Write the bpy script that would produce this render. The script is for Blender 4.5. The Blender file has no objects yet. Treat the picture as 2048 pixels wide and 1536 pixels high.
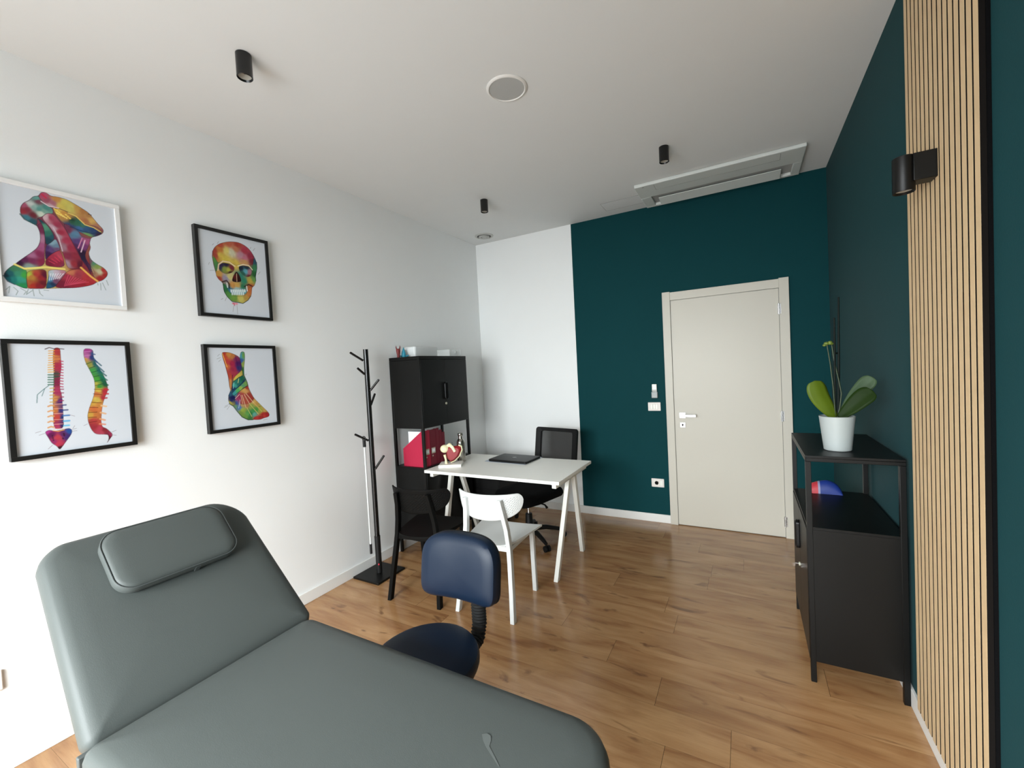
import bpy, bmesh, math, random
import numpy as np
from mathutils import Vector, Matrix

random.seed(7)
C = bpy.context.scene.collection
S = bpy.context.scene
R = math.radians
W, D, H, Y0 = 3.286, 4.178, 2.985, -1.5        # room: x 0..W, y Y0..D, z 0..H

# ------------------------------------------------------------------ camera
cam = bpy.data.objects.new('camera', bpy.data.cameras.new('camera')); C.objects.link(cam)
cam.data.sensor_width = 36; cam.data.lens = 14.936; cam.data.clip_start = 0.02
Rv = Vector((0.87454039, 0.48218713, -0.05171726)); Uv = Vector((0.02909946, 0.05427445, 0.99810195)); Fv = Vector((-0.48407884, 0.87438542, -0.03343381))
cam.matrix_world = Matrix(((Rv.x, Uv.x, -Fv.x, 2.69816), (Rv.y, Uv.y, -Fv.y, 0), (Rv.z, Uv.z, -Fv.z, 1.53115), (0, 0, 0, 1)))
S.camera = cam

# ------------------------------------------------------------------ world, daylight, exposure
wd = bpy.data.worlds.new('sky'); S.world = wd; wd.use_nodes = True
bg = wd.node_tree.nodes['Background']; bg.inputs[0].default_value = (.86, .93, 1, 1); bg.inputs[1].default_value = 4.0
def area(name, loc, rot, sx, sy, power, col):
    l = bpy.data.lights.new(name, 'AREA'); l.shape = 'RECTANGLE'; l.size = sx; l.size_y = sy; l.energy = power; l.color = col
    o = bpy.data.objects.new(name, l); C.objects.link(o); o.location = loc; o.rotation_euler = rot
    return o
area('sky_daylight', (1.2, -4.2, 3.0), (R(62), 0, 0), 6, 3, 1700, (.93, .985, 1))
area('street_bounce', (1.2, -3.6, .35), (R(115), 0, 0), 6, 1.2, 130, (.94, .985, 1))
S.view_settings.view_transform = 'Standard'; S.view_settings.look = 'None'; S.view_settings.gamma = 1; S.view_settings.use_curve_mapping = False
S.view_settings.exposure = 0.22

# ------------------------------------------------------------------ materials
def lin(h):
    if not isinstance(h, str): return tuple(h)
    v = [int(h[i:i + 2], 16) / 255 for i in (0, 2, 4)]
    return tuple(c / 12.92 if c <= .04045 else ((c + .055) / 1.055) ** 2.4 for c in v)
MATS = {}
def mat(name, col, rough=.5, metal=0, spec=.5, var=.04, vscale=6, bump=0, bscale=200, coat=0, trans=0, sheen=0):
    if name in MATS: return MATS[name]
    m = bpy.data.materials.new(name); m.use_nodes = True; nt = m.node_tree; N = nt.nodes; L = nt.links
    b = N['Principled BSDF']; c = lin(col)
    tc = N.new('ShaderNodeTexCoord'); nz = N.new('ShaderNodeTexNoise'); nz.inputs['Scale'].default_value = vscale; nz.inputs['Detail'].default_value = 4
    L.new(tc.outputs['Object'], nz.inputs['Vector'])
    mx = N.new('ShaderNodeMix'); mx.data_type = 'RGBA'
    mx.inputs[6].default_value = tuple(x * (1 - var) for x in c) + (1,); mx.inputs[7].default_value = tuple(min(1, x * (1 + var)) for x in c) + (1,)
    L.new(nz.outputs['Fac'], mx.inputs[0]); L.new(mx.outputs[2], b.inputs['Base Color'])
    b.inputs['Roughness'].default_value = rough; b.inputs['Metallic'].default_value = metal; b.inputs['Specular IOR Level'].default_value = spec
    b.inputs['Coat Weight'].default_value = coat; b.inputs['Sheen Weight'].default_value = sheen; b.inputs['Sheen Roughness'].default_value = .4; b.inputs['Transmission Weight'].default_value = trans
    if bump:
        n2 = N.new('ShaderNodeTexNoise'); n2.inputs['Scale'].default_value = bscale; n2.inputs['Detail'].default_value = 3
        L.new(tc.outputs['Object'], n2.inputs['Vector'])
        bp = N.new('ShaderNodeBump'); bp.inputs['Strength'].default_value = bump; bp.inputs['Distance'].default_value = .002
        L.new(n2.outputs['Fac'], bp.inputs['Height']); L.new(bp.outputs['Normal'], b.inputs['Normal'])
    MATS[name] = m; return m
mat('wall_white', 'eef0ef', .85, spec=.2, var=.01, bump=.12, bscale=160)
mat('ceiling_white', 'dfe1e0', .9, spec=.15, var=.01, bump=.05, bscale=120)
mat('wall_teal', '0e3c40', .7, spec=.07, sheen=.028, var=.04, bump=.15, bscale=160)
mat('trim_white', 'e4e3df', .4, var=.01)
mat('door_white', 'c6c1b4', .45, var=.015, vscale=3)
mat('frame_white', 'e6e6e4', .45, var=.01)
mat('frame_black', '121212', .4, var=.05)
mat('metal_black', '0b0b0a', .4, var=.06, bump=.05, bscale=500, spec=.26)
mat('gloss_black', '0a0a0b', .25, var=.05)
mat('plastic_black', '141414', .5, var=.05, bump=.1, bscale=400, spec=.3)
mat('fabric_black', '0c0c0d', .9, spec=.1, var=.1, bump=.3, bscale=600)
mat('rubber_black', '161616', .7, spec=.2)
mat('leather_grey', '4d5250', .48, var=.03, vscale=3, bump=.12, bscale=420, spec=.28)
mat('leather_scuff', '585d5b', .6, var=.1, vscale=60)
mat('leather_grey_seam', '484d4c', .5, var=.03)
mat('leather_blue', '0a192b', .45, var=.05, vscale=4, bump=.08, bscale=380, spec=.25)
mat('chair_white', 'd8dbda', .4, var=.01)
mat('chair_black', '080807', .6, spec=.12, var=.04)
mat('desk_white', 'f2f1ea', .38, var=.01)
mat('desk_edge', 'f2f1ea', .45, var=.01)
mat('steel_white', 'efefe8', .4, var=.01)
mat('steel', 'c9c9c9', .22, metal=1, var=.05)
mat('chrome', 'd8d8d8', .12, metal=1, var=.02)
mat('bottle_steel', 'b4b0a8', .2, metal=1, var=.03)
mat('red_card', 'a80f38', .6, var=.06, bump=.1)
mat('red_card_shaded', '6a0820', .55, var=.08)  # red card darkened: shade on spines facing away from the window, put into colour
mat('paper_white', 'e8edf0', .7, var=.01)
mat('paper_blue', 'aab4c4', .6, var=.04)
mat('model_red', '8a161e', .45, var=.15, vscale=40)
mat('model_cream', 'e8e2b8', .5, var=.05, vscale=30)
mat('model_white', 'ecebe2', .45, var=.01)
mat('figure_red', '6e1d1c', .5, var=.15, vscale=60)
mat('figure_cyan', '2c93ad', .5, var=.1, vscale=60)
mat('pot_white', 'a4abaa', .45, var=.01)
mat('bark', '5a4636', .9, var=.4, vscale=60, bump=.6, bscale=60)
mat('leaf_bright', '4a5c0e', .5, spec=.25, var=.25, vscale=14)
mat('leaf_dark', '1a2c0a', .5, spec=.08, var=.25, vscale=14)
mat('leaf_shine', '3c5036', .45, spec=.3, var=.2, vscale=14)
mat('stem_green', '27351c', .5, var=.2, vscale=40)
mat('stem_dark', '0c1411', .6, spec=.15, var=.2, vscale=40)
mat('bud_green', '5c6c24', .5, var=.2, vscale=40)
mat('slat_oak', 'd0b48c', .6, var=.1, vscale=18)
mat('slat_core', '120f0d', .9, spec=.1)
mat('felt_black', '0b0b0c', .95, spec=.05, bump=.3, bscale=300)
mat('grille_grey', 'b2b4b2', .7, var=.02, bump=.4, bscale=900)
mat('vent_grey', 'bcbdb9', .6, var=.02)
mat('groove_grey', '8a8c8a', .7)
mat('ac_white', 'd6dbd7', .4, var=.01)
mat('switch_white', 'e4ddd6', .4, var=.01)
mat('switch_key', 'f0efe6', .35, var=.01)
mat('button_grey', '8d938f', .5)
mat('socket_dark', '3b3936', .6)
mat('lens_grey', '9a9890', .25, var=.02)
mat('toy_red', 'b8323c', .5, var=.2, vscale=20)
mat('toy_blue', '16307c', .5, var=.2, vscale=25)
mat('toy_band', '8a8aa8', .5)
mat('sticker_red', 'c8283c', .4)
mat('label_silver', 'b9b7a4', .4, var=.05)

def clear_plastic():
    m = bpy.data.materials.new('clear_plastic'); m.use_nodes = True; nt = m.node_tree; N = nt.nodes; L = nt.links
    b = N['Principled BSDF']; b.inputs['Base Color'].default_value = (.9, .93, .92, 1); b.inputs['Roughness'].default_value = .12
    t = N.new('ShaderNodeBsdfTransparent'); mx = N.new('ShaderNodeMixShader'); mx.inputs[0].default_value = .32
    L.new(t.outputs[0], mx.inputs[1]); L.new(b.outputs[0], mx.inputs[2]); L.new(mx.outputs[0], N['Material Output'].inputs['Surface'])
    MATS['clear_plastic'] = m
clear_plastic()
def mesh_fabric():
    # woven chair mesh: fine open grid, see-through between the threads
    m = bpy.data.materials.new('mesh_fabric'); m.use_nodes = True; nt = m.node_tree; N = nt.nodes; L = nt.links
    b = N['Principled BSDF']; b.inputs['Base Color'].default_value = (.012, .012, .012, 1); b.inputs['Roughness'].default_value = .8
    tc = N.new('ShaderNodeTexCoord'); ck = N.new('ShaderNodeTexChecker'); ck.inputs['Scale'].default_value = 700
    L.new(tc.outputs['Object'], ck.inputs['Vector'])
    mp = N.new('ShaderNodeMapRange'); mp.inputs[3].default_value = .72; mp.inputs[4].default_value = 1
    L.new(ck.outputs['Fac'], mp.inputs[0])
    t = N.new('ShaderNodeBsdfTransparent'); mx = N.new('ShaderNodeMixShader'); L.new(mp.outputs[0], mx.inputs[0])
    L.new(t.outputs[0], mx.inputs[1]); L.new(b.outputs[0], mx.inputs[2]); L.new(mx.outputs[0], N['Material Output'].inputs['Surface'])
    MATS['mesh_fabric'] = m
mesh_fabric()
def print_mat():
    m = bpy.data.materials.new('print_paper'); m.use_nodes = True; nt = m.node_tree; N = nt.nodes; L = nt.links
    b = N['Principled BSDF']; b.inputs['Roughness'].default_value = .35; b.inputs['Specular IOR Level'].default_value = .3
    a = N.new('ShaderNodeAttribute'); a.attribute_name = 'ink'; L.new(a.outputs['Color'], b.inputs['Base Color'])
    MATS['print_paper'] = m
print_mat()
def floor_mat():
    m = bpy.data.materials.new('oak_laminate'); m.use_nodes = True; nt = m.node_tree; N = nt.nodes; L = nt.links
    b = N['Principled BSDF']
    tc = N.new('ShaderNodeTexCoord'); at = N.new('ShaderNodeAttribute'); at.attribute_name = 'plank'
    ad = N.new('ShaderNodeVectorMath'); ad.operation = 'MULTIPLY_ADD'; L.new(at.outputs['Color'], ad.inputs[0]); ad.inputs[1].default_value = (9, 13, 7); L.new(tc.outputs['Object'], ad.inputs[2])
    def noise(sc, detail, dist, scale3, rough=.5):
        mp = N.new('ShaderNodeMapping'); mp.inputs['Scale'].default_value = scale3; L.new(ad.outputs[0], mp.inputs['Vector'])
        n = N.new('ShaderNodeTexNoise'); n.inputs['Scale'].default_value = sc; n.inputs['Detail'].default_value = detail; n.inputs['Distortion'].default_value = dist; n.inputs['Roughness'].default_value = rough
        L.new(mp.outputs[0], n.inputs['Vector']); return n
    n1 = noise(2.2, 5, .8, (1, 5.5, 1)); n2 = noise(9, 6, .3, (1, 14, 1), .65); n3 = noise(1.6, 4, 1.6, (1.6, 5, 1))
    r1 = N.new('ShaderNodeValToRGB'); e = r1.color_ramp.elements
    e[0].position = .26; e[0].color = (.255, .118, .046, 1); e[1].position = .78; e[1].color = (.505, .300, .142, 1)
    x = e.new(.42); x.color = (.365, .190, .082, 1); x = e.new(.58); x.color = (.440, .248, .112, 1)
    L.new(n1.outputs['Fac'], r1.inputs[0])
    r2 = N.new('ShaderNodeValToRGB'); e = r2.color_ramp.elements; e[0].position = .3; e[0].color = (.8, .77, .74, 1); e[1].position = .7; e[1].color = (1.06, 1.05, 1.04, 1)
    L.new(n2.outputs['Fac'], r2.inputs[0])
    m1 = N.new('ShaderNodeMix'); m1.data_type = 'RGBA'; m1.blend_type = 'MULTIPLY'; m1.inputs[0].default_value = .55
    L.new(r1.outputs[0], m1.inputs[6]); L.new(r2.outputs[0], m1.inputs[7])
    r3 = N.new('ShaderNodeValToRGB'); e = r3.color_ramp.elements; e[0].position = .27; e[0].color = (1, 1, 1, 1); e[1].position = .37; e[1].color = (0, 0, 0, 1)
    L.new(n3.outputs['Fac'], r3.inputs[0])
    m2 = N.new('ShaderNodeMix'); m2.data_type = 'RGBA'; L.new(m1.outputs[2], m2.inputs[6]); m2.inputs[7].default_value = lin('6b4a31') + (1,)
    mm = N.new('ShaderNodeMath'); mm.operation = 'MULTIPLY'; mm.inputs[1].default_value = .75; L.new(r3.outputs[0], mm.inputs[0]); L.new(mm.outputs[0], m2.inputs[0])
    # small knots
    mp = N.new('ShaderNodeMapping'); mp.inputs['Scale'].default_value = (1.5, 4.5, 1); L.new(ad.outputs[0], mp.inputs['Vector'])
    vo = N.new('ShaderNodeTexVoronoi'); vo.inputs['Scale'].default_value = 1.5; L.new(mp.outputs[0], vo.inputs['Vector'])
    rk = N.new('ShaderNodeValToRGB'); e = rk.color_ramp.elements; e[0].position = .02; e[0].color = (.7, .7, .7, 1); e[1].position = .06; e[1].color = (0, 0, 0, 1); L.new(vo.outputs['Distance'], rk.inputs[0])
    m3 = N.new('ShaderNodeMix'); m3.data_type = 'RGBA'; L.new(rk.outputs[0], m3.inputs[0]); L.new(m2.outputs[2], m3.inputs[6]); m3.inputs[7].default_value = lin('5e422c') + (1,)
    # per-plank tone
    hs = N.new('ShaderNodeHueSaturation'); L.new(m3.outputs[2], hs.inputs['Color'])
    sp = N.new('ShaderNodeSeparateColor'); L.new(at.outputs['Color'], sp.inputs[0])
    mr = N.new('ShaderNodeMapRange'); mr.inputs[3].default_value = .93; mr.inputs[4].default_value = 1.05; L.new(sp.outputs[1], mr.inputs[0]); L.new(mr.outputs[0], hs.inputs['Value'])
    L.new(hs.outputs[0], b.inputs['Base Color'])
    b.inputs['Roughness'].default_value = .2; b.inputs['Specular IOR Level'].default_value = .6
    bp = N.new('ShaderNodeBump'); bp.inputs['Strength'].default_value = .06; bp.inputs['Distance'].default_value = .002; L.new(n2.outputs['Fac'], bp.inputs['Height']); L.new(bp.outputs[0], b.inputs['Normal'])
    MATS['oak_laminate'] = m
floor_mat()

# ------------------------------------------------------------------ mesh helpers
class G:
    def __init__(s): s.b = bmesh.new(); s.mi = 0
    def _f(s, vs):
        try:
            f = s.b.faces.new(vs); f.material_index = s.mi; return f
        except ValueError: return None
    def box(s, x0, x1, y0, y1, z0, z1, M=None):
        p = [Vector((x, y, z)) for z in (z0, z1) for y in (y0, y1) for x in (x0, x1)]
        if M: p = [M @ q for q in p]
        v = [s.b.verts.new(q) for q in p]
        for f in ((0, 2, 3, 1), (4, 5, 7, 6), (0, 1, 5, 4), (2, 6, 7, 3), (0, 4, 6, 2), (1, 3, 7, 5)): s._f([v[i] for i in f])
        return s
    def loft(s, rings, caps=True, closed=True, cap0=None, cap1=None):
        R_ = [[s.b.verts.new(p) for p in r] for r in rings]; n = len(R_[0])
        for a, b in zip(R_, R_[1:]):
            for i in range(n if closed else n - 1):
                j = (i + 1) % n; s._f([a[i], a[j], b[j], b[i]])
        if caps if cap0 is None else cap0: s._f(R_[0][::-1])
        if caps if cap1 is None else cap1: s._f(R_[-1])
        return s
    def cyl(s, a, b, r, r2=None, n=24, caps=True):
        return s.tube([a, b], [r, r if r2 is None else r2], n, caps)
    def tube(s, pts, r, n=12, caps=True):
        pts = [Vector(p) for p in pts]; rr = r if isinstance(r, (list, tuple)) else [r] * len(pts)
        t0 = (pts[1] - pts[0]).normalized(); ref = Vector((1, 0, 0)) if abs(t0.x) < .9 else Vector((0, 1, 0))
        u = t0.cross(ref).normalized(); rings = []
        for i, p in enumerate(pts):
            t = (pts[min(i + 1, len(pts) - 1)] - pts[max(i - 1, 0)]).normalized()
            u = (u - t * u.dot(t)).normalized(); w = t.cross(u)
            rings.append([p + (u * math.cos(2 * math.pi * k / n) + w * math.sin(2 * math.pi * k / n)) * rr[i] for k in range(n)])
        return s.loft(rings, caps)
    def lathe(s, prof, c=(0, 0, 0), n=32, caps=True, M=None):
        rings = []
        for r, z in prof:
            q = [Vector((c[0] + r * math.cos(2 * math.pi * k / n), c[1] + r * math.sin(2 * math.pi * k / n), c[2] + z)) for k in range(n)]
            rings.append([M @ p for p in q] if M else q)
        return s.loft(rings, caps)
    def sweep(s, pts, w, d):
        # rectangular bar, w across x and d across y, along a mostly upright line
        rings = [[Vector((x + a * w / 2, y + b * d / 2, z)) for a, b in ((-1, -1), (1, -1), (1, 1), (-1, 1))] for x, y, z in pts]
        return s.loft(rings)
    def prism(s, poly, z0, z1, M=None):
        f = (lambda q: M @ q) if M else (lambda q: q)
        return s.loft([[f(Vector((x, y, z))) for x, y in poly] for z in (z0, z1)])
    def sphere(s, c, r, n=20, m=12, M=None):
        rx, ry, rz = r if isinstance(r, (tuple, list)) else (r, r, r)
        rings = [[Vector((c[0] + rx * math.sin(a) * math.cos(2 * math.pi * k / n), c[1] + ry * math.sin(a) * math.sin(2 * math.pi * k / n), c[2] - rz * math.cos(a))) for k in range(n)] for a in [math.pi * (i + .12) / (m + .24) for i in range(m + 1)]]
        if M: rings = [[M @ p for p in r_] for r_ in rings]
        return s.loft(rings)
    def warp(s, f):
        for v in s.b.verts: v.co = f(v.co.copy())
        return s
    def xf(s, M): return s.warp(lambda c: M @ c)

def build(name, g, m, parent=None, bevel=0, sharp=38, loc=None, label=None, kind=None, seg=2, mods=None):
    ms = m if isinstance(m, list) else [m]
    bmesh.ops.recalc_face_normals(g.b, faces=g.b.faces)
    for f in g.b.faces: f.smooth = True
    for e in g.b.edges:
        if len(e.link_faces) == 2 and e.calc_face_angle(0) > R(sharp): e.smooth = False
    me = bpy.data.meshes.new(name); g.b.to_mesh(me); g.b.free()
    for q in ms: me.materials.append(MATS[q])
    o = bpy.data.objects.new(name, me); C.objects.link(o)
    if parent: o.parent = parent
    if loc: o.location = loc
    if label: o['label'] = label
    if kind: o['kind'] = kind
    if bevel:
        b = o.modifiers.new('bevel', 'BEVEL'); b.width = bevel; b.segments = seg; b.limit_method = 'ANGLE'; b.angle_limit = R(40)
    return o
def tag(o, label, cat, group=None):
    o['label'] = label; o['category'] = cat
    if group: o['group'] = group
    return o
def thing(name, label, cat, loc=(0, 0, 0), rz=0, group=None):
    o = bpy.data.objects.new(name, None); C.objects.link(o); o.location = loc; o.rotation_euler = (0, 0, R(rz)); o.empty_display_size = .05
    return tag(o, label, cat, group)
def struct(name, g, m, parent=None, bevel=0, **k):
    o = build(name, g, m, parent, bevel, **k)
    if not parent: o['kind'] = 'structure'
    return o
def rrect(x0, x1, y0, y1, rad, n=8):
    rad = rad if isinstance(rad, (list, tuple)) else [rad] * 4      # corners: (x0,y0) (x1,y0) (x1,y1) (x0,y1)
    out = []
    for (cx, cy, sx, sy, a0), r in zip(((x0, y0, 1, 1, 180), (x1, y0, -1, 1, 270), (x1, y1, -1, -1, 0), (x0, y1, 1, -1, 90)), rad):
        for k in range(n + 1):
            a = R(a0 + 90 * k / n); out.append((cx + sx * r + r * math.cos(a), cy + sy * r + r * math.sin(a)))
    return out
def cushion(g, x0, x1, y0, y1, rad, prof, n=8):
    # padded slab: prof is a list of (inset, z) from the underside up to the crown
    rad = rad if isinstance(rad, (list, tuple)) else [rad] * 4
    rings = []
    for d, z in prof:
        rings.append([Vector((x, y, z)) for x, y in rrect(x0 + d, x1 - d, y0 + d, y1 - d, [max(r - d, .004 + .25 * max(0, d - r)) for r in rad], n)])
    return g.loft(rings)
# painted anatomy prints: outlines, colour spots and brush strokes, in tenths of a millimetre from the print centre
ART={}
ART['skull']=dict(out=[[(-1184,1244),(-1032,1524),(-747,1776),(-259,1995),(236,2078),(566,2017),(855,1864),(1057,1644),(1214,1366),(1327,1077),(1323,718),(1194,160),(1207,-106),(1085,-437),(923,-549),(873,-954),(791,-1186),(534,-1459),(311,-1615),(22,-1561),(-345,-1560),(-605,-1274),(-743,-998),(-754,-581),(-824,-467),(-953,-383),(-1092,-178),(-1097,27),(-1181,465),(-1226,907)]],
 seeds="-1088 1265 b0402f;-771 1417 d08030;-419 1411 ead870;-140 1387 dcd8b4;-795 1079 e0c040;-1028 1031 b04030;-495 890 e0c840;223 1895 b84030;625 1638 b83048;594 1196 c87088;391 1328 c890a0;949 1356 a82848;1060 1069 802838;124 1658 c87850;-754 1670 c04830;-268 1867 c86040;-1199 749 5a9a40;-1107 438 4a8a48;1239 1104 2a5a70;1256 706 3a8a58;1156 242 2a6a38;18 736 e0c040;578 974 d8a060;-951 -71 d8a040;-966 -281 b04028;-571 -217 a098b0;-364 -99 d8cc80;257 4 2a8a78;494 -218 2a9070;842 -163 c8b040;1070 -39 68a050;-196 -582 d89840;52 -545 d8a848;383 -583 2a8058;-695 -866 2f7a48;-479 -1173 5aa048;-165 -1304 78a840;207 -1301 d8cc60;552 -1215 c8a040;797 -788 d07030;860 -514 c06030;691 -1066 d08038;-418 -869 3888a0;365 -847 58b0b8;34 -806 a8d0d0",
 sub=[([(-1184,1244),(-1032,1524),(-747,1776),(-259,1995),(236,2078),(566,2017),(855,1864),(1057,1644),(1166,1312),(1092,898),(823,803),(479,781),(179,681),(12,649),(-262,788),(-660,773),(-944,593),(-1078,855)],"-1088 1265 b0402f;-771 1417 d08030;-419 1411 ead870;-140 1387 dcd8b4;-795 1079 e0c040;-1028 1031 b04030;-495 890 e0c840;223 1895 b84030;625 1638 b83048;594 1196 c87088;391 1328 c890a0;949 1356 a82848;1060 1069 802838;124 1658 c87850;-754 1670 c04830;-268 1867 c86040;18 736 e0c040;578 974 d8a060"),([(-1226,907),(-1078,855),(-944,593),(-1009,208),(-1097,27),(-1181,465)],"-1199 749 5a9a40;-1107 438 4a8a48"),([(1166,1312),(1327,1077),(1323,718),(1194,160),(1089,231),(1022,530),(1092,898)],"1239 1104 2a5a70;1256 706 3a8a58;1156 242 2a6a38"),([(-748,-497),(-567,-721),(-433,-1083),(-159,-1218),(213,-1214),(564,-1039),(723,-622),(904,-507),(873,-954),(791,-1186),(534,-1459),(311,-1615),(22,-1561),(-345,-1560),(-605,-1274),(-743,-998)],"-695 -866 2f7a48;-479 -1173 5aa048;-165 -1304 78a840;207 -1301 d8cc60;552 -1215 c8a040;797 -788 d07030;691 -1066 d08038"),([(-513,-798),(-293,-809),(244,-777),(586,-729),(570,-950),(348,-1088),(-72,-1142),(-392,-1077)],"-418 -869 3888a0;365 -847 58b0b8;34 -806 a8d0d0"),([(-911,516),(-667,667),(-311,673),(-56,551),(-51,338),(-227,137),(-555,17),(-822,117),(-925,306)],"-757 504 2a2048;-613 322 8aa040;-378 280 c0c040;-206 438 802838;-844 363 302850;-306 166 501828;-515 592 251a40"),([(194,598),(475,715),(817,714),(1000,526),(933,205),(726,38),(433,120),(257,307)],"336 537 1a2c40;621 371 5ab0c0;836 365 b07888;817 97 7a2838;439 209 2a6858;683 645 1a3848"),([(26,266),(-160,-65),(-241,-355),(22,-378),(320,-289),(257,4),(128,241)],"-39 -88 601818;205 -134 301010;-137 -317 301818;65 230 301010")],
 st=[('e8d0b0',67,[(-973,173),(-911,516),(-662,752),(-305,759),(-13,580)]),('e8e0c0',52,[(176,629),(479,772),(822,780),(1024,553)]),('e0c0a0',26,[(59,143),(46,-331)]),('301818',84,[(-786,-482),(-542,-360),(-395,-548),(-412,-783)]),('301818',79,[(469,-571),(738,-400),(950,-479)]),('f0f2f0',51,[(-532,-505),(-510,-755)]),('f0f0ee',53,[(600,-530),(623,-812)]),('1a3a28',38,[(-754,-581),(-707,-1035),(-568,-1312),(-306,-1577),(311,-1615),(626,-1382),(819,-1094)]),('5a2030',29,[(-1184,1244),(-1226,907),(-1181,465),(-1097,27)]),('1a3838',36,[(1327,1077),(1323,718),(1194,160),(1198,-108)]),('e08090',112,[(-273,-1680),(-48,-1676)]),('c04060',52,[(-230,-1654),(-179,-1798)]),('eef4f2',73,[(-318,-881),(-318,-991)]),('eef4f2',73,[(-208,-865),(-207,-976)]),('eef4f2',74,[(-97,-850),(-96,-961)]),('eef4f2',74,[(15,-834),(16,-946)]),('eef4f2',74,[(128,-819),(129,-931)]),('eef4f2',74,[(242,-803),(242,-916)]),('eef4f2',75,[(356,-787),(357,-900)]),('eef4f2',75,[(472,-771),(472,-885)]),('e4eeee',64,[(-269,-1044),(-277,-1156)]),('e4eeee',65,[(-162,-1030),(-170,-1142)]),('e4eeee',65,[(-55,-1016),(-63,-1128)]),('e4eeee',65,[(53,-1001),(45,-1114)]),('e4eeee',65,[(162,-987),(154,-1100)]),('e4eeee',66,[(272,-972),(264,-1086)]),('e4eeee',66,[(382,-958),(374,-1072)]),('80807a',17,[(-239,-1783),(-307,-2174)]),('80807a',17,[(-52,-1741),(-46,-2300)]),('80807a',17,[(-1098,1674),(-1180,1573)]),('80807a',18,[(1153,1753),(1276,1936)]),('80807a',18,[(984,1849),(1035,1949)]),('80807a',17,[(-1400,546),(-1446,415)]),('80807a',17,[(-814,-1447),(-916,-1522)]),('80807a',17,[(-1165,139),(-1395,78)]),('80807a',17,[(-611,-1359),(-705,-1581)]),('80807a',18,[(1362,322),(1511,505)]),('80807a',17,[(-905,1719),(-818,1863)])])
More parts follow.
